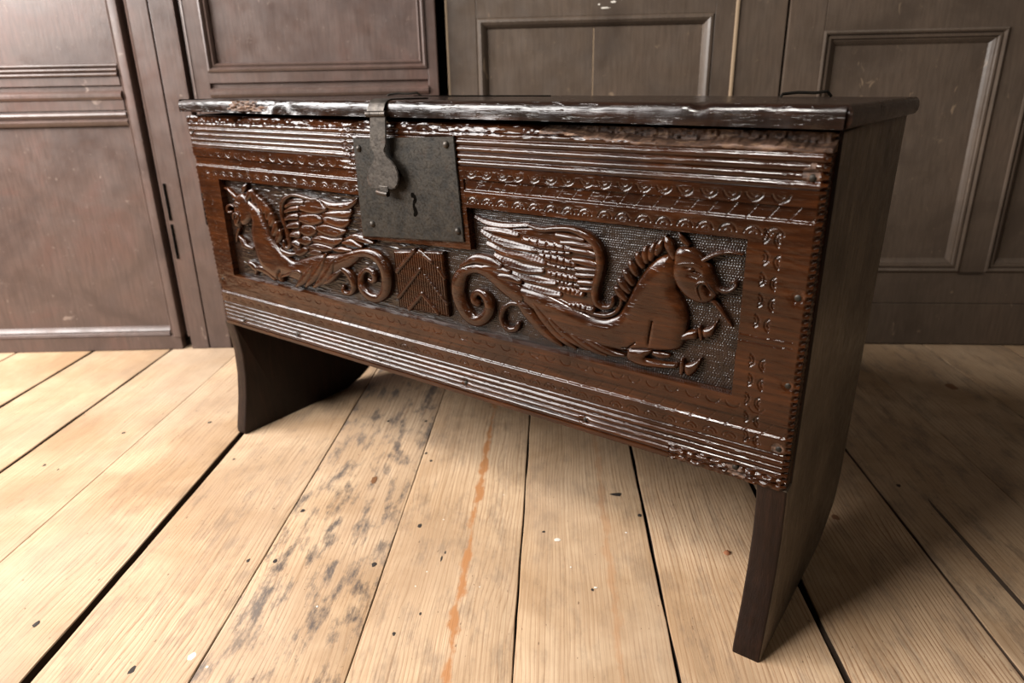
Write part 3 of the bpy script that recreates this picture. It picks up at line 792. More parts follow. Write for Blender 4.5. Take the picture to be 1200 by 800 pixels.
CARVE_R = [
 ('body','p',[(981.5,519.5),(968.5,514.4),(956.4,503.1),(946,487.5),(937.2,471.8),(930.2,456.1),(923,441.9),(917.4,433.4),(901.5,424.8),(880.8,424.1),(863.7,427.6),(837.6,434.7),(806.2,443.3),(778.5,446.8),(754.8,446.3),(739.9,434.5),(749.5,426.6),(766.4,422.5),(792.3,408.6),(815.4,396.6),(838.1,386.8),(864.7,382.2),(890.4,381.6),(915.3,383),(929.5,384.1),(954.8,391.2),(977.6,395.4),(998.5,400.6),(1005.7,407),(1009.6,418),(1011.3,432.7),(1011.1,445.9),(1007.7,457.9),(1000.1,469.6),(994.1,479.1),(994.8,494.7),(992.1,508)]),
 ('head','p',[(988.6,513.2),(987.9,496),(994.2,483.7),(1003.5,474),(1014.8,467.9),(1028.2,466),(1037,470.1),(1045.7,479.6),(1048.5,485),(1043.9,494),(1038.5,502.9),(1034,514.2),(1026.4,520),(1020.7,526.3),(1009.9,531.3),(996.7,531.5),(989.2,524.9)]),
 ('tail','t',[(757.8,434.2,30.4),(735.6,444.9,29.4),(715.8,455.4,25.6),(695.6,461.1,18.9),(677.7,460.2,15.7),(660.6,452.9,18.6),(649.5,437.8,25.5),(646.4,417.3,26.2),(652.9,398.1,25.1),(664.7,384.9,24.1),(681.5,379.9,19.8),(697.1,388.4,18.6),(706,402.5,18.8),(703.3,415.5,16.9),(694,423.8,14.2),(683.6,424.8,10.5),(676.5,418,11.5),(676.8,409.8,13),(683.3,406.4,10.4)]),
 ('tail_curl','t',[(761.7,415.9,7.3),(756.1,418.5,7.7),(743.4,416.8,7.4),(732.3,408.3,8.6),(727.3,395.2,10.1),(731,383.5,10.5),(741,377.3,10),(752.6,380.3,9.3),(757.6,389.4,7.7)]),
 ('wing_ground','p',[(712.9,519.1),(773.5,530),(856.4,534.5),(880.7,508.2),(881.9,465.7),(878,432.1),(840.8,427.8),(793.9,434.7),(745.1,460.9),(720.5,492.4)]),
 ('wing_arm','t',[(778.9,533.5,4.6),(799,530.7,7.4),(821.7,534.2,8),(843.8,536.1,8.5),(860.6,532.7,9.7),(874.9,526.1,11.5),(884.5,515.9,12.7),(889,502.3,13.2),(888.7,487.6,12.5),(885,472.2,12),(882.5,456.7,11.5),(885.7,444.2,10.4),(894.9,438.8,7.8),(905.4,441.5,6.2),(909.8,448.8,5.8),(908.4,454.5,3.8)]),
 ('shoulder_scroll','t',[(868.1,428.1,3),(883.6,427,5.9),(898.9,428,6.2),(910.9,433.2,5.6),(918.8,443.3,5.1),(921.1,453.1,4.8),(918,462.8,2.6)]),
 ('flight_feather','t',[(684.3,536.7,3.1),(707.1,530.8,6.9),(737.9,530.1,6.8),(775.6,534.6,4.6)]),
 ('flight_feather','t',[(699.6,522.3,4),(723.8,522.6,9.3),(743.1,521.8,9.8),(758.1,520,6.9)]),
 ('flight_feather','t',[(696.5,517.8,5.8),(723.2,506.7,13.1),(750.9,503.6,12.8),(785.8,502.2,8.7)]),
 ('flight_feather','t',[(706,501.6,6.2),(736.9,494.6,14.1),(769.7,492,14.4),(802.7,486.7,10)]),
 ('flight_feather','t',[(719.7,486,6.4),(742,477.4,14.7),(769.4,472.7,14.4),(798.2,474.9,9.6)]),
 ('flight_feather','t',[(741.8,466.9,5.5),(769.3,461.7,12.7),(796,459.9,12.8),(819.5,460.8,8.7)]),
 ('flight_feather','t',[(763.1,451.5,5.1),(785.3,446.8,11.8),(809.1,444.9,11.9),(827.8,445.7,8.1)]),
 ('flight_feather','t',[(793.3,440,3.6),(809.2,436.9,8.5),(824.7,435.4,8.8),(838.8,432.4,6.2)]),
 ('covert_feather','t',[(770.1,515.1,6.7),(792.4,512.2,11),(818,511,10.6),(844.1,510.9,8.3)]),
 ('covert_feather','t',[(781.9,501.5,3.6),(802.7,501.5,5.8),(823.1,502.9,5.7),(843,504.4,4.5)]),
 ('covert_feather','t',[(797.6,496.4,7),(815.5,493.9,11.5),(833.2,492.3,11.3),(851.7,491,8.9)]),
 ('covert_feather','t',[(807.9,485,3.6),(823.2,483.3,6),(838.3,482.6,5.8),(853.1,482.5,4.6)]),
 ('covert_feather','t',[(810.4,473.8,6.6),(825.8,471.6,10.7),(838.4,470.8,10.4),(854.5,471,8.2)]),
 ('covert_feather','t',[(823.3,463.4,3.7),(836,462.5,6),(848.5,462.4,5.9),(860.7,462.6,4.7)]),
 ('covert_feather','t',[(827.9,454.5,6.3),(839.8,453.3,10.3),(851.1,452.7,10.2),(863.9,451.7,8.1)]),
 ('covert_feather','t',[(843.8,433.8,6.2),(855.1,433.3,10.3),(866.2,433,10.2),(879.6,432.3,8.1)]),
 ('small_feather','t',[(823.6,526.8,6.3),(843.3,525.8,7.8),(863.7,523.6,6.2)]),
 ('small_feather','t',[(831.1,517.6,6.2),(853.1,519,7.7),(878,517,6.1)]),
 ('small_feather','t',[(845.9,510.3,6.6),(865.2,509.5,8.2),(883,507.2,6.6)]),
 ('small_feather','t',[(850.5,497,7.8),(867.9,496.1,9.7),(884.5,494.2,7.7)]),
 ('small_feather','t',[(854.1,485.7,6.3),(868.1,486.2,7.8),(884.7,486.8,6.2)]),
 ('small_feather','t',[(855,477.2,6.3),(868.3,478.5,7.8),(884.9,480.1,6.2)]),
 ('small_feather','t',[(858.3,467.5,7),(870.9,468.7,8.8),(882.4,469,7)]),
 ('small_feather','t',[(861.4,458.5,6),(871.1,459.6,7.5),(880.7,460.1,6)]),
 ('tail_leaf','t',[(656.1,461.3,4.9),(681.6,475.3,11.5),(708.1,476,13.1),(729.4,471.9,9.4)]),
 ('tail_leaf','t',[(688.5,463.4,3.8),(707.7,467,9.1),(725,467.8,9.9),(744.7,465.2,7)]),
 ('tail_leaf','t',[(720.4,457,4.2),(733.2,457,9.8),(747.3,457,10.5),(763.2,454.1,7.5)]),
 ('mane_lock','t',[(971.6,535.1,4),(968.8,527.6,6.7),(965.4,519.3,4.7)]),
 ('mane_lock','t',[(961.5,529.3,4.1),(959.2,520.6,6.9),(958.3,511.8,4.9)]),
 ('mane_lock','t',[(950.5,523.2,4.3),(951,515.3,7.2),(952.8,507.6,5)]),
 ('mane_lock','t',[(940.1,514.7,4.4),(943.3,507.9,7.3),(948,501,5.1)]),
 ('mane_lock','t',[(931.3,503.6,4.5),(935.5,496.5,7.5),(940.2,489.9,5.2)]),
 ('mane_lock','t',[(923.9,491.3,4.6),(929.3,484.1,7.6),(935.5,476.8,5.3)]),
 ('mane_lock','t',[(916.9,478.9,4.6),(922.9,472.6,7.7),(930.7,466,5.4)]),
 ('mane_lock','t',[(912.8,467.6,4.7),(918.8,461.3,7.8),(926.7,455.2,5.4)]),
 ('horn','t',[(1024.3,518.2,6.4),(1031.6,523.4,6.4),(1041.2,528.4,5.4),(1053.4,531.5,4.1),(1063.1,531.5,2.9),(1069.2,530.8,1.7)]),
 ('snout_curl','t',[(1037.1,493,3.7),(1045.2,487.6,5.2),(1055.4,486.1,5.6),(1063,490.4,4.8),(1065.9,495.9,3.9),(1063.2,499.2,3.5),(1060,496.5,2.9)]),
 ('tongue','t',[(1031.1,473.1,3.7),(1039.9,471.1,6.5),(1047.4,464.6,5.9),(1054,456.6,4.8),(1060.3,449.3,3.7),(1064.9,443.3,1.6)]),
 ('mouth_ring','t',[(1026.3,473,2.7),(1022,480.7,4.3),(1020.9,487.9,4.4),(1024.7,493.1,4.3),(1031.4,493.1,4.2),(1037.1,487.3,4),(1043.7,481.1,3.2)]),
 ('brow','t',[(995.8,511.2,2),(1004.2,513.6,3.3),(1014.6,514.5,3.6),(1024.2,512.5,2.3)]),
 ('eye','t',[(1008.9,506.8,2.4),(1012.6,507.6,4.1),(1016.2,507.3,2.1)]),
 ('ear','t',[(975.5,540.9,3.6),(981.1,531.3,12.1),(987.9,517.7,7.2)]),
 ('ear','t',[(992,547.8,2.1),(997,541.3,6.9),(1004.4,534.1,4.8)]),
 ('foreleg','p',[(932,375.2),(932.6,387),(938.3,391.2),(952.7,393.6),(967.8,394.6),(963.8,387.6),(958.4,381.5),(969.5,380.4),(985.2,381),(1000.9,382.9),(1001.8,377),(992.6,374.5),(971.8,370.7),(955.8,368.9),(941.1,370.6)]),
 ('foreleg','p',[(1002.6,414.2),(1002.1,420.8),(1011.5,428.5),(1017.8,431.2),(1023.9,432.1),(1024.8,420.8),(1015.6,417.5)]),
 ('fetlock','t',[(1007.3,389,4.4),(1008.2,380.6,6.7),(1007.2,371.4,4.3)]),
 ('fetlock','t',[(1025.9,436,3.6),(1028.1,428.6,5.9),(1029.5,421,3.6)]),
 ('hoof','p',[(1011,383.5),(1021.6,388.8),(1031.3,397.8),(1030.1,388.8),(1027.4,381),(1019.3,370.5),(1012.8,372.4)]),
 ('hoof','p',[(1030,433.9),(1040,439.4),(1047.1,448.5),(1046.1,441.3),(1044.7,434.6),(1041.4,426.8),(1032.4,423.9)]),
 ('knee','t',[(968.4,389.4,6.3),(978.1,388.9,8.9),(988.8,390.4,5.2)]),
 ('belly_hair','t',[(755.5,427.7,4.6),(769.8,415.9,13.8),(785,402.5,14.6),(802.3,388.7,13.5),(819.3,378.8,8.8),(832,371.9,3.5)]),
 ('belly_hair','t',[(781,436.7,3.2),(791.6,420.7,11.3),(806.6,404.7,13.4),(823.5,390,12.3),(840.3,380.2,9.5),(854.7,372.9,3)]),
 ('belly_hair','t',[(805.5,418.5,3.1),(817.1,404.8,9.7),(833.9,392.1,11.6),(852.5,383.7,9.7),(872.8,374.9,3.3)]),
 ('belly_hair','t',[(835.9,400.9,2.6),(852.4,391.1,8.4),(868.6,383.3,9.9),(886.6,377,8.1),(902.3,373,2.8)]),
 ('belly_hair','t',[(856.4,395.6,2.1),(874.5,389.2,7.3),(892.3,382.8,8.8),(911.7,377.9,6.9),(928.6,378,2.6)]),
]
CARVE_L = [
 ('body','p',[(140,516.7),(160.8,510.3),(177.8,496.3),(188.8,476.8),(200.7,453.1),(219,433),(239,421.8),(258.7,415.5),(287.5,424.6),(331.6,437.3),(372.6,442.5),(408,453),(426.8,452.7),(434.9,444),(408.8,425.5),(377.2,409.2),(349.8,394.8),(322.1,382.9),(278.3,376.1),(245.9,379.2),(219.4,381.9),(213.6,368),(187.2,372.3),(161.4,383.6),(148.8,398.9),(142.8,416.9),(138.5,438.7),(139.1,460.8),(145,479.6),(134.9,496.7)]),
 ('head','p',[(102,515.6),(112.1,523.5),(129.1,528.4),(138.6,524.5),(144.2,517.6),(148.6,509.1),(150.3,496.8),(146.6,482.1),(130.6,469.6),(116.6,466),(111.6,470.4),(104.8,461),(93.3,459.8),(88,468),(89.9,479.9),(94.9,488.1),(95.4,495.4),(99.4,504.9)]),
 ('tail','t',[(385.2,433.8,17.9),(408.4,443.9,16.7),(432.9,451.3,15.7),(456.3,454.9,17.3),(473.9,451.7,22),(486.1,442.2,24.4),(492.9,429,24.7),(493.7,412.9,24.1),(489.1,395.9,21.6),(476.8,383.1,16.6),(462.6,378.6,17.2),(446.7,381,19.1),(434.3,390.1,18.5),(430.7,401.7,14.9),(432.9,413.7,12.6),(441.1,422.9,9.1),(453,425.7,10.5),(462.9,421.4,13),(465,412.7,11.2),(457.3,405.8,7),(450.7,408.1,7.4)]),
 ('tail_curl','t',[(371.8,419.3,8.1),(387.6,418.2,12.8),(401.3,412.2,15.3),(409.9,401.9,15.9),(412.1,390.3,14.7),(404.9,379.3,9.8),(390.8,374.6,8.6),(382.8,378.5,9.6),(384.1,386.8,6.6)]),
 ('wing_ground','p',[(245,526.2),(332.1,531.6),(419.9,524.7),(406.7,498.1),(388.1,470),(360.2,448.4),(311.9,433.7),(265.9,429.6),(241.1,442.5),(235.3,480.6),(235.7,508.3)]),
 ('wing_arm','t',[(342.3,533.8,3.4),(325.8,532.7,6.1),(308.4,534.6,6.9),(288.1,536.3,6.4),(269.2,534,6.2),(253.4,526.2,8.7),(244.3,513.6,10.2),(242.1,499.7,9.7),(245.4,484.6,9.8),(251.2,473,9.8),(254.4,459.5,10.4),(254.4,446.4,11),(245.9,437.4,6.1),(237.5,440.8,8.8),(236.6,449.5,6.5)]),
 ('shoulder_scroll','t',[(223.7,434.2,5.8),(230.8,428,11.4),(247.1,426.5,9.6),(264.2,429.5,4.3)]),
 ('flight_feather','p',[(345,534.8),(378.5,531.2),(421.5,536.4),(440.9,544.4),(435.4,534.1),(414.7,521.7),(388.3,518.2),(362.2,520.7),(353.6,527.5)]),
 ('flight_feather','p',[(350.7,511),(376.1,516.9),(422.7,521.2),(424.6,518.2),(415.2,509.5),(386.3,505.7),(364.8,507.2)]),
 ('flight_feather','p',[(349.2,502.4),(364.6,506.2),(398.2,505.4),(416.6,506.1),(414,497.9),(398.1,489.5),(372,491.6),(353.1,496.2)]),
 ('flight_feather','p',[(328.6,485),(352.2,491.1),(383.7,489.4),(405.4,487.3),(399.5,479.9),(378.5,471.8),(351.6,472.9),(331.3,478.5)]),
 ('flight_feather','p',[(313,462.5),(336.1,470.2),(368.4,469.7),(395,472.7),(389.9,464.4),(371.1,456),(341.3,456.7),(316,457.7)]),
 ('flight_feather','p',[(298.4,447.1),(320.6,454.9),(351.1,455.1),(368.4,451.9),(362.6,446.6),(338.8,441.9),(313.3,443)]),
 ('flight_feather','p',[(301.1,436.3),(318.7,444),(336.7,442),(330.4,434.9),(311.2,431.5)]),
 ('covert_feather','p',[(289.9,512.4),(303.1,526.8),(342.4,534.1),(355.8,526.4),(364.8,517.5),(340.3,508.4),(314.9,507.7)]),
 ('covert_feather','p',[(285.5,496.9),(295.9,502.9),(337.5,507.2),(350,497.4),(334.4,489.7),(316,486.2),(288.1,490.1)]),
 ('covert_feather','p',[(282.8,476.2),(289.5,483.4),(321.2,486.5),(331.7,477.3),(310.8,465.4),(284.1,469.5)]),
 ('covert_feather','p',[(272.1,456.1),(282.8,462.9),(307,465.6),(315.4,457.7),(298.5,448.5),(275.2,451.3)]),
 ('covert_feather','p',[(264.7,432.5),(273.1,440.5),(295.3,445.3),(301.4,438.8),(281.2,427.2),(266.3,427)]),
 ('small_feather','t',[(253.8,514.1,4.5),(274.7,522.1,7),(305.6,526.3,7.9)]),
 ('small_feather','t',[(251.9,504.9,5.3),(269.8,511.1,8.5),(289.1,515,9.5)]),
 ('small_feather','t',[(250.2,491.6,6.1),(267,497.3,9.8),(283.9,499.4,11.3)]),
 ('small_feather','t',[(252.8,478.1,6.4),(266.5,481.6,10.6),(283.9,484.7,11.8)]),
 ('small_feather','t',[(258.7,463.5,6.2),(271.4,466.3,10.3),(282.9,467.5,11.8)]),
 ('small_feather','t',[(260.4,449.4,6.3),(269.5,449.9,11.5),(278,448,14)]),
 ('tail_leaf','t',[(397.4,465.6,3.1),(419.7,469.3,11.2),(443.3,464.6,3.7)]),
 ('tail_leaf','t',[(424.4,477.9,3.3),(447.4,478.2,11.3),(471.6,474.3,3.5)]),
 ('tail_leaf','t',[(402.4,472.2,1.9),(430.7,481.4,6.4),(452.2,480,2.2)]),
 ('tail_leaf','t',[(371.3,451.2,2.6),(393.7,453.9,8.7),(417.6,455.3,2.6)]),
 ('mane_lock','t',[(162,532.1,7),(162.3,525.2,14.1),(162.6,518.2,11.3)]),
 ('mane_lock','t',[(174.6,524.4,7),(175.8,517.5,14),(176.9,510.1,11.2)]),
 ('mane_lock','t',[(186.7,518.4,6.9),(187.8,511,13.8),(187.9,502.8,11.1)]),
 ('mane_lock','t',[(198.7,509,6.8),(199.2,501.2,13.6),(196.8,491.9,10.7)]),
 ('mane_lock','t',[(209.6,494.9,6.7),(208.7,488.1,13.1),(204.2,479.8,10.2)]),
 ('mane_lock','t',[(219.5,480.1,6.4),(216,471.7,12.5),(209.5,462.6,9.7)]),
 ('mane_lock','t',[(228.3,466.5,6.2),(224.2,459.5,12.2),(218.2,451.2,9.6)]),
 ('horn','t',[(108.3,518.7,13.1),(97.9,525.6,10.1),(87.2,531.6,7.4),(72,533.2,3.2)]),
 ('ear','t',[(144.5,545.4,3),(139.5,539.9,10.2),(133.2,532.7,8.2)]),
 ('ear','t',[(160.7,536.5,4.2),(151.2,527.9,14.2),(141.4,518.4,10.1)]),
 ('mouth_ring','t',[(94.8,477.4,5.1),(96.5,484,6.3),(104,488.9,4.3),(111.6,487.2,6.9),(112.8,480,6.2),(104.9,471,4.5)]),
 ('tongue','t',[(105.5,466.9,5.1),(95.5,454.7,7),(87.6,442.6,6.8),(81.4,430.1,3.2)]),
 ('snout_curl','t',[(95.7,500,4.4),(87.9,502.4,4.3),(77,500.2,4.6),(73.5,493.5,6.7),(76.7,487.9,5.6),(86.6,489.5,2.6)]),
 ('brow','t',[(103.7,507.3,2.5),(112.1,509.8,4.4),(122.2,508,3.4)]),
 ('eye','t',[(106.7,503.6,2.7),(110.8,502.9,4.3),(115,502.5,2)]),
 ('foreleg','t',[(190.7,374.9,14.3),(173.2,382.1,16.7),(156.1,385.3,15.1),(142.5,385.3,11.6)]),
 ('fetlock','t',[(149.8,390.9,4.4),(139.6,383.8,8.8),(131.8,373.1,5.7)]),
 ('hoof','t',[(136.1,384,14.9),(124.9,388.6,15.9),(115,394.5,6.3)]),
 ('foreleg','t',[(135.1,423.3,7.3),(121.7,424.5,11.1),(112.9,426.2,11.7)]),
 ('hoof','t',[(112.9,426.2,15),(105.2,434.7,14.2),(96.6,441.2,7)]),
 ('belly_hair','t',[(317.2,418.9,3.1),(299.3,399.7,13.2),(280,382.5,12.2),(258,368.2,3.9)]),
 ('belly_hair','t',[(351.6,440.7,3.2),(334.9,417,12.6),(312.8,394.6,14),(286.2,372.6,4.2)]),
 ('belly_hair','t',[(374.4,435.7,4.5),(358.4,413.4,13.9),(337.2,392.9,12.9),(307.8,374.2,3.7)]),
 ('belly_hair','t',[(385.9,415.6,3.6),(369.4,404.7,9),(352.6,393.5,8.8),(333,383.5,3.5)]),
 ('belly_hair','t',[(216.3,379.7,2.5),(241,389.3,5.9),(261.9,397.3,6.3),(277.4,395.3,8.7),(268.2,384.6,3.8)]),
]
CARVE_K = [
 ('block','p',[(515.8,466.5),(620.9,478.1),(627.1,375.8),(519.3,373)]),
 ('chevron','t',[(561.6,472.6,7.5),(521.2,433.5,7.8)]),
 ('chevron','t',[(574.2,473.1,8.1),(597.2,459.4,8)]),
 ('chevron','t',[(610.4,451.2,7.2),(621.5,437.3,6.6)]),
 ('chevron','t',[(572.3,444.7,6.6),(521.5,390.9,8)]),
 ('chevron','t',[(581.4,436.3,4.9),(624.4,396.6,6)]),
 ('chevron','t',[(573.6,405.1,8.5),(543.1,374.8,8.7)]),
 ('chevron','t',[(573.6,404.7,7.5),(605,378.6,8)]),
]


LV = {  # kind: (lift, dome factor, cap, notch, ticks)
    'tail': (1.5, .42, 7.5), 'tail_curl': (1.2, .55, 6.5), 'wing_arm': (4.2, .55, 5.2), 'shoulder_scroll': (4.0, .5, 4.2),
    'flight_feather': (2.8, .2, 2.2), 'covert_feather': (4.2, .36, 3.4), 'small_feather': (5.2, .42, 3.6), 'tail_leaf': (6.2, .3, 2.6),
    'mane_lock': (2.6, .6, 5.0), 'horn': (3.6, .7, 6.4), 'snout_curl': (5.0, .6, 4.6), 'tongue': (1.6, .55, 4.5), 'mouth_ring': (8.8, .6, 3.6),
    'brow': (9.0, .7, 3.4), 'eye': (9.6, .8, 3.4), 'ear': (4.0, .4, 4.2), 'fetlock': (3.2, .5, 5.0), 'hoof': (3.0, .45, 4.6), 'foreleg': (2.8, .5, 5.2),
    'knee': (2.0, .35, 3.0), 'belly_hair': (3.4, .4, 4.2)}
BODY_GROOVES = {
    'R': [([(966, 434), (964, 420), (962, 402)], 1.6, 2.6), ([(930, 386), (937, 394), (944, 400)], 1.5, 2.0), ([(925, 389), (960, 393), (990, 398)], 1.0, 1.4)],
    'L': [([(215, 392), (206, 383), (203, 372)], 2.4, 3.0)]}
HEAD_GROOVES = {'R': [([(1010, 500), (1020, 498)], 2.2, 1.8), ([(1006, 508), (1013, 506), (1024, 503)], 1.8, 2.0), ([(1031, 490), (1036, 480)], 2.8, 5.0)],
                'L': [([(104, 482), (106, 475)], 1.6, 3.0), ([(112, 497), (118, 486)], 2.0, 1.6)]}
def carve_horse(key, data, label):
    ent = {}
    first = True
    horse = None
    for name, kind, pts in data:
        if name == 'body':
            horse = relief('winged_horse', pts, 2.0, 7.0, 17, M['oak'], chest, BODY_GROOVES[key], 4.5)
            horse['label'] = label
    for name, kind, pts in data:
        if name == 'body': continue
        if kind == 'p':
            if name == 'head': relief('head', pts, 3.2, 6.6, 11, M['oak'], horse, HEAD_GROOVES[key], 3.0)
            elif name == 'wing_ground': relief('wing_ground', pts, .8, 1.8, 8, M['oak'], horse)
            elif name == 'flight_feather': relief(name, pts, 2.6, 2.8, 6, M['oak'], horse, (), 3, -3.2)
            elif name == 'covert_feather': relief(name, pts, 4.2, 2.8, 6, M['oak'], horse, (), 3, -3.0)
            elif name == 'hoof': relief(name, pts, 2.6, 4.4, 7, M['oak'], horse, (), 3)
            elif name == 'foreleg': relief(name, pts, 2.6, 5.6, 8, M['oak'], horse, (), 3)
        else:
            lift, k, cap = LV[name]
            if name == 'belly_hair': lift = 6.6 if key == 'L' else 4.8
            strand(name, pts, lift, k, M['oak'], horse,
                   ticks=5.2 if name == 'flight_feather' else None,
                   notch={'covert_feather': 6}.get(name, 0) if key == 'R' else 0, cap=cap, flat=.75,
                   tilt={'flight_feather': 2.0, 'covert_feather': 1.3, 'small_feather': 1.2, 'tail_leaf': 1.2}.get(name, 0.0),
                   wide={'flight_feather': 1.08, 'covert_feather': 1.12, 'small_feather': 1.1, 'mane_lock': 1.55, 'belly_hair': 1.2, 'tail_leaf': 1.1}.get(name, 1.0))
    return horse
hr = carve_horse('R', CARVE_R, 'carved winged horse facing right with spiral tail')
hl = carve_horse('L', CARVE_L, 'carved winged horse facing left with feathered wing')
# dished inside of the right horse's ear
# chevron block between the tails
for name, kind, pts in CARVE_K:
    if name == 'block':
        ol = np.array(pts); 
        fl_g = []
        for k in range(22):
            u = (k + .5) / 22
            a = ol[0] + (ol[1] - ol[0]) * u; b = ol[3] + (ol[2] - ol[3]) * u
            fl_g.append((a + (b - a) * .04, a + (b - a) * .97))
        chev = relief('chevron_block', pts, 4.6, 1.0, 2.0, M['oak'], chest, [([tuple(a), tuple(b)], 1.15, 1.9) for a, b in fl_g], 4.0, smooth=False)
        chev['label'] = 'fluted block with raised chevrons between the horses'
    else:
        strand('chevron', pts, 5.0, .42, M['oak'], chev, cap=3.4)

# nails bruised into the oak
for i, (nx, nz, r) in enumerate([(.657, .2728, .0035), (.465, .268, .003), (1.0875, .2657, .004), (.8735, .2704, .0032), (1.1356, .306, .0042), (1.1367, .388, .0042), (1.135, .492, .0046), (1.134, .62, .0042), (.0, .632, .003), (.012, .512, .003), (.02, .347, .003), (.071, .266, .003), (.243, .2711, .003)]):
    K = 9; v = [(nx, .0004, nz)]; f = []
    for q, y in ((.65, .0006), (1.0, .0018), (1.0, .006)):
        v += [(nx + r * q * math.cos(2 * math.pi * j / K + i), y, nz + r * q * math.sin(2 * math.pi * j / K + i)) for j in range(K)]
    for j in range(K):
        f.append((0, 1 + j, 1 + (j + 1) % K))
        for g in range(2): f.append((1 + g * K + j, 1 + (g + 1) * K + j, 1 + (g + 1) * K + (j + 1) % K, 1 + g * K + (j + 1) % K))
    mesh('nail', v, f, M['iron'], front, True)

# ---- end boards, whose lower ends are the legs
def end_board(name, x0b, x0t, th, mat):
    # outline in y-z, front edge with a shallow hollow above a forward-kicked toe
    fz = [(.0, -.0135), (.012, -.0135), (.035, -.008), (.08, .002), (.13, .0095), (.18, .012), (.225, .008), (.25, .0035), (.2515, .0035), (.2535, .0235), (.665, .0235)]
    bz = [(.668, .421), (.4, .405), (.1, .391), (.066, .386), (.035, .366), (.014, .325), (.001, .28), (.0, .24)]
    out = [(y, z) for z, y in fz] + [(y, z) for z, y in bz]
    # toe arch between front and rear foot
    out += [(.17, .0), (.10, .0)]
    bm = bmesh.new(); vs_ = []
    for side in (0, 1):
        row = []
        for y, z in out:
            x = x0b + (x0t - x0b) * z / .66 + side * th
            row.append(bm.verts.new((x, y, z)))
        vs_.append(row)
    n = len(out)
    bm.faces.new(vs_[0]); bm.faces.new(vs_[1])
    for i in range(n): bm.faces.new((vs_[0][i], vs_[0][(i + 1) % n], vs_[1][(i + 1) % n], vs_[1][i]))
    bmesh.ops.recalc_face_normals(bm, faces=bm.faces)
    ed = [e for e in bm.edges if abs(e.verts[0].co.x - e.verts[1].co.x) < th * .5]
    bmesh.ops.bevel(bm, geom=ed, offset=.003, segments=3, affect='EDGES', profile=.5)
    bmesh.ops.triangulate(bm, faces=[f for f in bm.faces if len(f.verts) > 4])
    me = bpy.data.meshes.new(name); bm.to_mesh(me); bm.free()
    me.polygons.foreach_set('use_smooth', [True] * len(me.polygons)); me.set_sharp_from_angle(angle=math.radians(40))
    me.materials.append(mat)
    o = bpy.data.objects.new(name, me); col.objects.link(o); o.parent = chest
    return o
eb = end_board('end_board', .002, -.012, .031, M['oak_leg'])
eb['label'] = 'left end board running down to a curved foot'
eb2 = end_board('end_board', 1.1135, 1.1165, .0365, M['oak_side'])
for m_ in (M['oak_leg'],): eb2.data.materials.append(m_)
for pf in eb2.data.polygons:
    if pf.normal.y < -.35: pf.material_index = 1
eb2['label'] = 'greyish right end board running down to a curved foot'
box('back_board', (-.004, .385, .245), (1.15, .409, .66), M['oak_side'], chest, .002)
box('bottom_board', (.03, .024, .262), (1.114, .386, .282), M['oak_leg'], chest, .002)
# front-facing faces of the right leg take the darker leg oak
# ---- lid: thick plank with a rounded front edge, split and chipped
def lid_mesh():
    NXl = 170; verts = []; faces = []
    xs = np.linspace(0, 1, NXl)
    prof = [(.0, .0), (.0, .3), (.0, .62), (.0015, .82), (.005, .95), (.010, 1.0), (.03, 1.0), (.06, 1.0), (.12, 1.0), (.2, 1.0), (.3, 1.0), (.40, 1.0), (.438, .98), (.443, .9), (.4445, .5), (.444, .06), (.440, .0), (.2, .0), (.02, .0), (.004, .01)]
    P = len(prof); uv = []
    for i, u in enumerate(xs):
        x = -.0115 + u * (1.1585 + .0115)
        ends = min(u, 1 - u) * 1.17
        thick = .0235 - .003 * math.exp(-((u - .02) / .06) ** 2)
        zb_ = .6690 + .0022 * math.sin(u * 3.1) - .0008 + .0032 * math.exp(-(u / .22) ** 2)
        for j, (y, v) in enumerate(prof):
            z = zb_ + thick * v - .0065 * max(0, y) / .43
            yy = -.010 + y
            if j < 6 or j == P - 1:   # wear along the front edge
                chip = .0055 * math.exp(-((x - .185) / .035) ** 2) * (1 + float(vnoise(x * 160, v * 3, 5))) + .0030 * math.exp(-((x - .29) / .05) ** 2) * (1 + float(vnoise(x * 120, v * 3, 6)))
                yy += chip + .0007 * float(vnoise(x * 30, v * 4, 15)) + .0004 * float(vnoise(x * 120, v * 5, 16))
                if 1.0 < x < 1.02 and j in (3, 4, 5): z -= .002; yy += .002
            else:
                z += .0005 * float(vnoise(x * 12, y * 12, 25))
            verts.append((x, yy, z))
    for i in range(NXl - 1):
        for j in range(P):
            faces.append((i * P + j, i * P + (j + 1) % P, (i + 1) * P + (j + 1) % P, (i + 1) * P + j))
    faces.append(tuple(range(P))); faces.append(tuple((NXl - 1) * P + j for j in range(P)))
    return verts, faces
lv, lf = lid_mesh()
lid = mesh('lid', lv, lf, M['oak_lid'], chest, True, 42)
lid['label'] = 'dark polished plank lid with a worn front edge'
# rounded end caps of the lid
for xe, sgn in ((-.0115, -1), (1.1585, 1)):
    v = []; f = []; ys = np.linspace(-.006, .430, 24); rings = 7
    for y in ys:
        zb_ = (.6718 if sgn < 0 else .6684) - .0065 * max(0, y + .01) / .43
        th_ = .0215 if sgn < 0 else .0234
        for k in range(rings):
            a = math.pi * k / (rings - 1)
            v.append((xe + sgn * .0065 * math.sin(a), y, zb_ + th_ * (.5 - .5 * math.cos(a))))
    for i in range(len(ys) - 1):
        for k in range(rings - 1): f.append((i * rings + k, i * rings + k + 1, (i + 1) * rings + k + 1, (i + 1) * rings + k))
    f.append(tuple(range(rings))); f.append(tuple((len(ys) - 1) * rings + k for k in range(rings)))
    mesh('lid_end', v, f, M['oak_lid'], lid, True, 50)
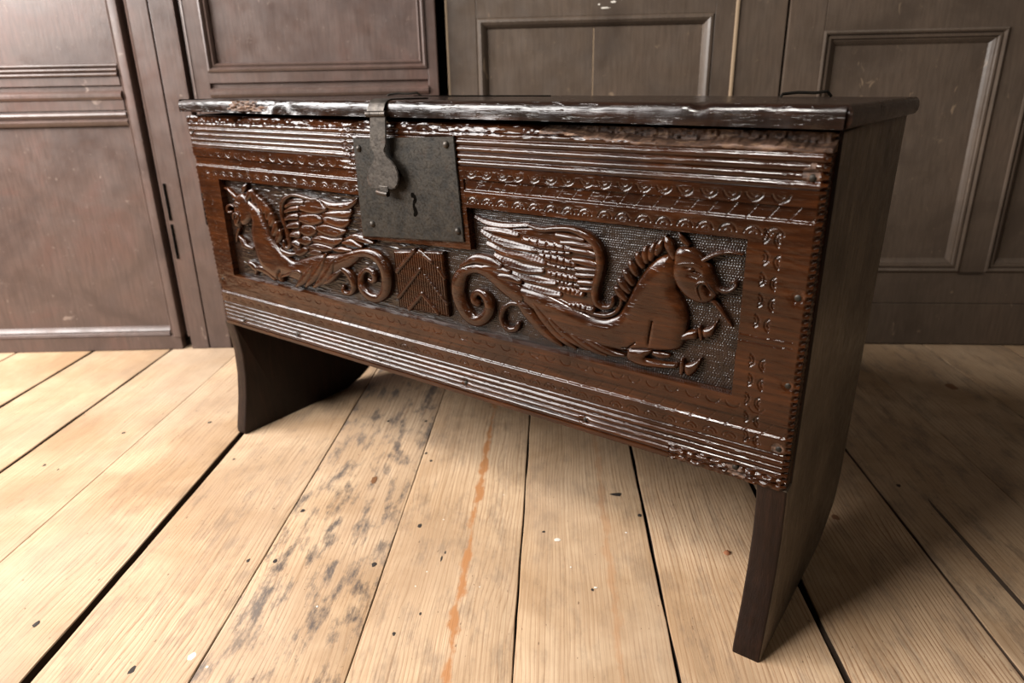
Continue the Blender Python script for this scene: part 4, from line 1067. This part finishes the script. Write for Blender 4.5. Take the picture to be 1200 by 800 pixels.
# splintered oak where the left front edge has broken away
v = []; f = []
NXs, NZs = 46, 8
for i in range(NXs):
    for j in range(NZs):
        x = .118 + i / (NXs - 1) * .145; q = j / (NZs - 1)
        am = math.sin(math.pi * i / (NXs - 1)) ** .5
        v.append((x, -.0085 + .004 * (1 - am) - .0035 * am * float(vnoise(x * 180, q * 7, 77)) - .0012 * am + .003 * q * q, .6745 + q * .0165))
for i in range(NXs - 1):
    for j in range(NZs - 1): f.append((i * NZs + j, (i + 1) * NZs + j, (i + 1) * NZs + j + 1, i * NZs + j + 1))
mesh('broken_edge', v, f, M['rough'], lid, True, 40)
# crack in the top and wire hinges at the back
box('top_split', (.30, .300, .6885), (.62, .303, .6912), M['black'], lid)
def wire(name, path, r, mat, parent, K=7):
    v = []; f = []; path = [Vector(p) for p in path]
    for i, p in enumerate(path):
        t = (path[min(i + 1, len(path) - 1)] - path[max(i - 1, 0)]).normalized()
        a = t.cross(Vector((.13, .37, .91))).normalized(); b = t.cross(a)
        for k in range(K):
            an = 2 * math.pi * k / K; v.append(p + r * (math.cos(an) * a + math.sin(an) * b))
    for i in range(len(path) - 1):
        for k in range(K): f.append((i * K + k, i * K + (k + 1) % K, (i + 1) * K + (k + 1) % K, (i + 1) * K + k))
    f.append(tuple(range(K))); f.append(tuple((len(path) - 1) * K + k for k in range(K)))
    return mesh(name, v, f, mat, parent, True, 50)
for hx in (.235, 1.03):
    wire('wire_hinge', [(hx - .03, .32, .687), (hx - .028, .325, .692), (hx - .01, .335, .694), (hx + .012, .345, .693), (hx + .026, .352, .695), (hx + .03, .36, .688)], .0022, M['iron'], chest)

# ---- lock plate, its rivets and keyhole, hasp
def prism(name, pts, y0, y1, mat, parent, bev=.0006):
    bm = bmesh.new(); a = [bm.verts.new((x / 1000, y0, z / 1000)) for x, z in pts]; b = [bm.verts.new((x / 1000, y1, z / 1000)) for x, z in pts]
    n = len(pts); bm.faces.new(a); bm.faces.new(b)
    for i in range(n): bm.faces.new((a[i], a[(i + 1) % n], b[(i + 1) % n], b[i]))
    bmesh.ops.recalc_face_normals(bm, faces=bm.faces)
    if bev: bmesh.ops.bevel(bm, geom=[e for e in bm.edges if abs(e.verts[0].co.y - e.verts[1].co.y) < 1e-6], offset=bev, segments=2, affect='EDGES')
    bmesh.ops.triangulate(bm, faces=[f for f in bm.faces if len(f.verts) > 4])
    me = bpy.data.meshes.new(name); bm.to_mesh(me); bm.free(); me.materials.append(mat)
    o = bpy.data.objects.new(name, me); col.objects.link(o); o.parent = parent
    return o
plate_pts = []
PC = [(453.5, 637), (658, 646.5), (669.3, 499.7), (455.6, 484.6)]
for i in range(4):
    a, b = np.array(PC[i]), np.array(PC[(i + 1) % 4])
    for k in range(12):
        p = a + (b - a) * k / 12
        plate_pts.append((p[0] + rng.uniform(-.35, .35), p[1] + rng.uniform(-.35, .35)))
plate = prism('lock_plate', plate_pts, -.0030, .0008, M['iron'], chest, .0008)
plate['label'] = 'square blackened iron lock plate'
for i, (rx, rz) in enumerate([(466, 622.6), (644.3, 635.3), (481.8, 507.4), (659.0, 514.9)]):
    K = 12; v = [(rx / 1000, -.0072, rz / 1000)]; f = []
    for q, y in ((.0022, -.0068), (.0042, -.0052), (.0050, -.0030), (.0050, -.002)):
        v += [(rx / 1000 + q * math.cos(2 * math.pi * j / K) * (1 + .1 * math.sin(i + j)), y, rz / 1000 + q * 1.15 * math.sin(2 * math.pi * j / K)) for j in range(K)]
    for j in range(K):
        f.append((0, 1 + j, 1 + (j + 1) % K))
        for g in range(3): f.append((1 + g * K + j, 1 + (g + 1) * K + j, 1 + (g + 1) * K + (j + 1) % K, 1 + g * K + (j + 1) % K))
    mesh('rivet', v, f, M['iron_hasp'], plate, True)
# keyhole: an S-shaped slot, the hole's darkness put into a flat black strip
kp = [(573.5, 559.5, 8.2), (576.2, 556.5, 8.4), (577.6, 552.5, 7.6), (575.2, 548.0, 4.6), (574.6, 543.5, 5.2), (576.6, 538.5, 7.0), (578.2, 534.0, 7.6), (575.5, 530.5, 6.0)]
strand('keyhole', kp, 0, .012, M['black'], plate, cap=.1, base=-3.12)
wire('keyhole_pin', [(.5752, -.002, .5545), (.5752, -.0048, .5545)], .0016, M['iron_hasp'], plate)

hasp = empty('hasp'); hasp.parent = chest
hasp['label'] = 'iron hasp strap with a spade-shaped end'
HP = [(510.6, 671), (543.4, 671.5), (541.5, 650), (539.8, 632.3), (535.5, 625.5), (535.2, 622), (541.9, 613.6), (549.5, 608.5), (555.8, 602), (560, 593), (560.5, 585), (557.5, 576), (552, 570.2), (545, 567.8), (538.1, 568.2), (525, 566.8), (509.7, 566.3), (500, 567), (494.7, 571.6), (492.2, 578), (493.4, 586), (498, 594), (507, 603.5), (513.2, 612.2), (512.2, 618), (510, 622.5), (505.5, 629.5), (507.5, 650)]
prism('strap', HP, -.0172, -.0142, M['iron_hasp'], hasp, .0010)
# rolled lip below the spade
wire('lip', [(.516, -.0190, .5625), (.527, -.0190, .5610), (.5385, -.0190, .5605)], .0042, M['iron_hasp'], hasp, 10)
box('lip_tongue', (.519, -.0178, .560), (.5375, -.0148, .572), M['iron_hasp'], hasp, .001)
box('staple', (.522, -.015, .5745), (.530, -.002, .5885), M['iron'], hasp, .001)
for a, b in ((.5055, .5145), (.5150, .5345), (.5350, .5455)):
    wire('knuckle', [(a, -.0175, .6745 + (a - .5) * .02), (b, -.0175, .6745 + (b - .5) * .02)], .0043, M['iron_hasp'], hasp, 12)
# strap over the lid edge
v = []; f = []
path = [(-.0185, .6768), (-.0155, .6835), (-.0130, .6890), (-.0085, .6935), (-.001, .6955), (.02, .6955), (.07, .6950)]
for i, (y, z) in enumerate(path):
    for off in (0, .0025):
        for xx in (.5065, .5400):
            v.append((xx + (y + .0185) * .10, y + off * .4 * (1 if i < 4 else 0), z - off * (.3 if i < 3 else 1)))
for i in range(len(path) - 1):
    b0, b1 = i * 4, (i + 1) * 4
    f += [(b0, b0 + 1, b1 + 1, b1), (b0 + 2, b0 + 3, b1 + 3, b1 + 2), (b0, b0 + 2, b1 + 2, b1), (b0 + 1, b0 + 3, b1 + 3, b1 + 1)]
f += [(0, 1, 3, 2), (len(v) - 4, len(v) - 3, len(v) - 1, len(v) - 2)]
mesh('lid_strap', v, f, M['iron_hasp'], hasp, True, 40)
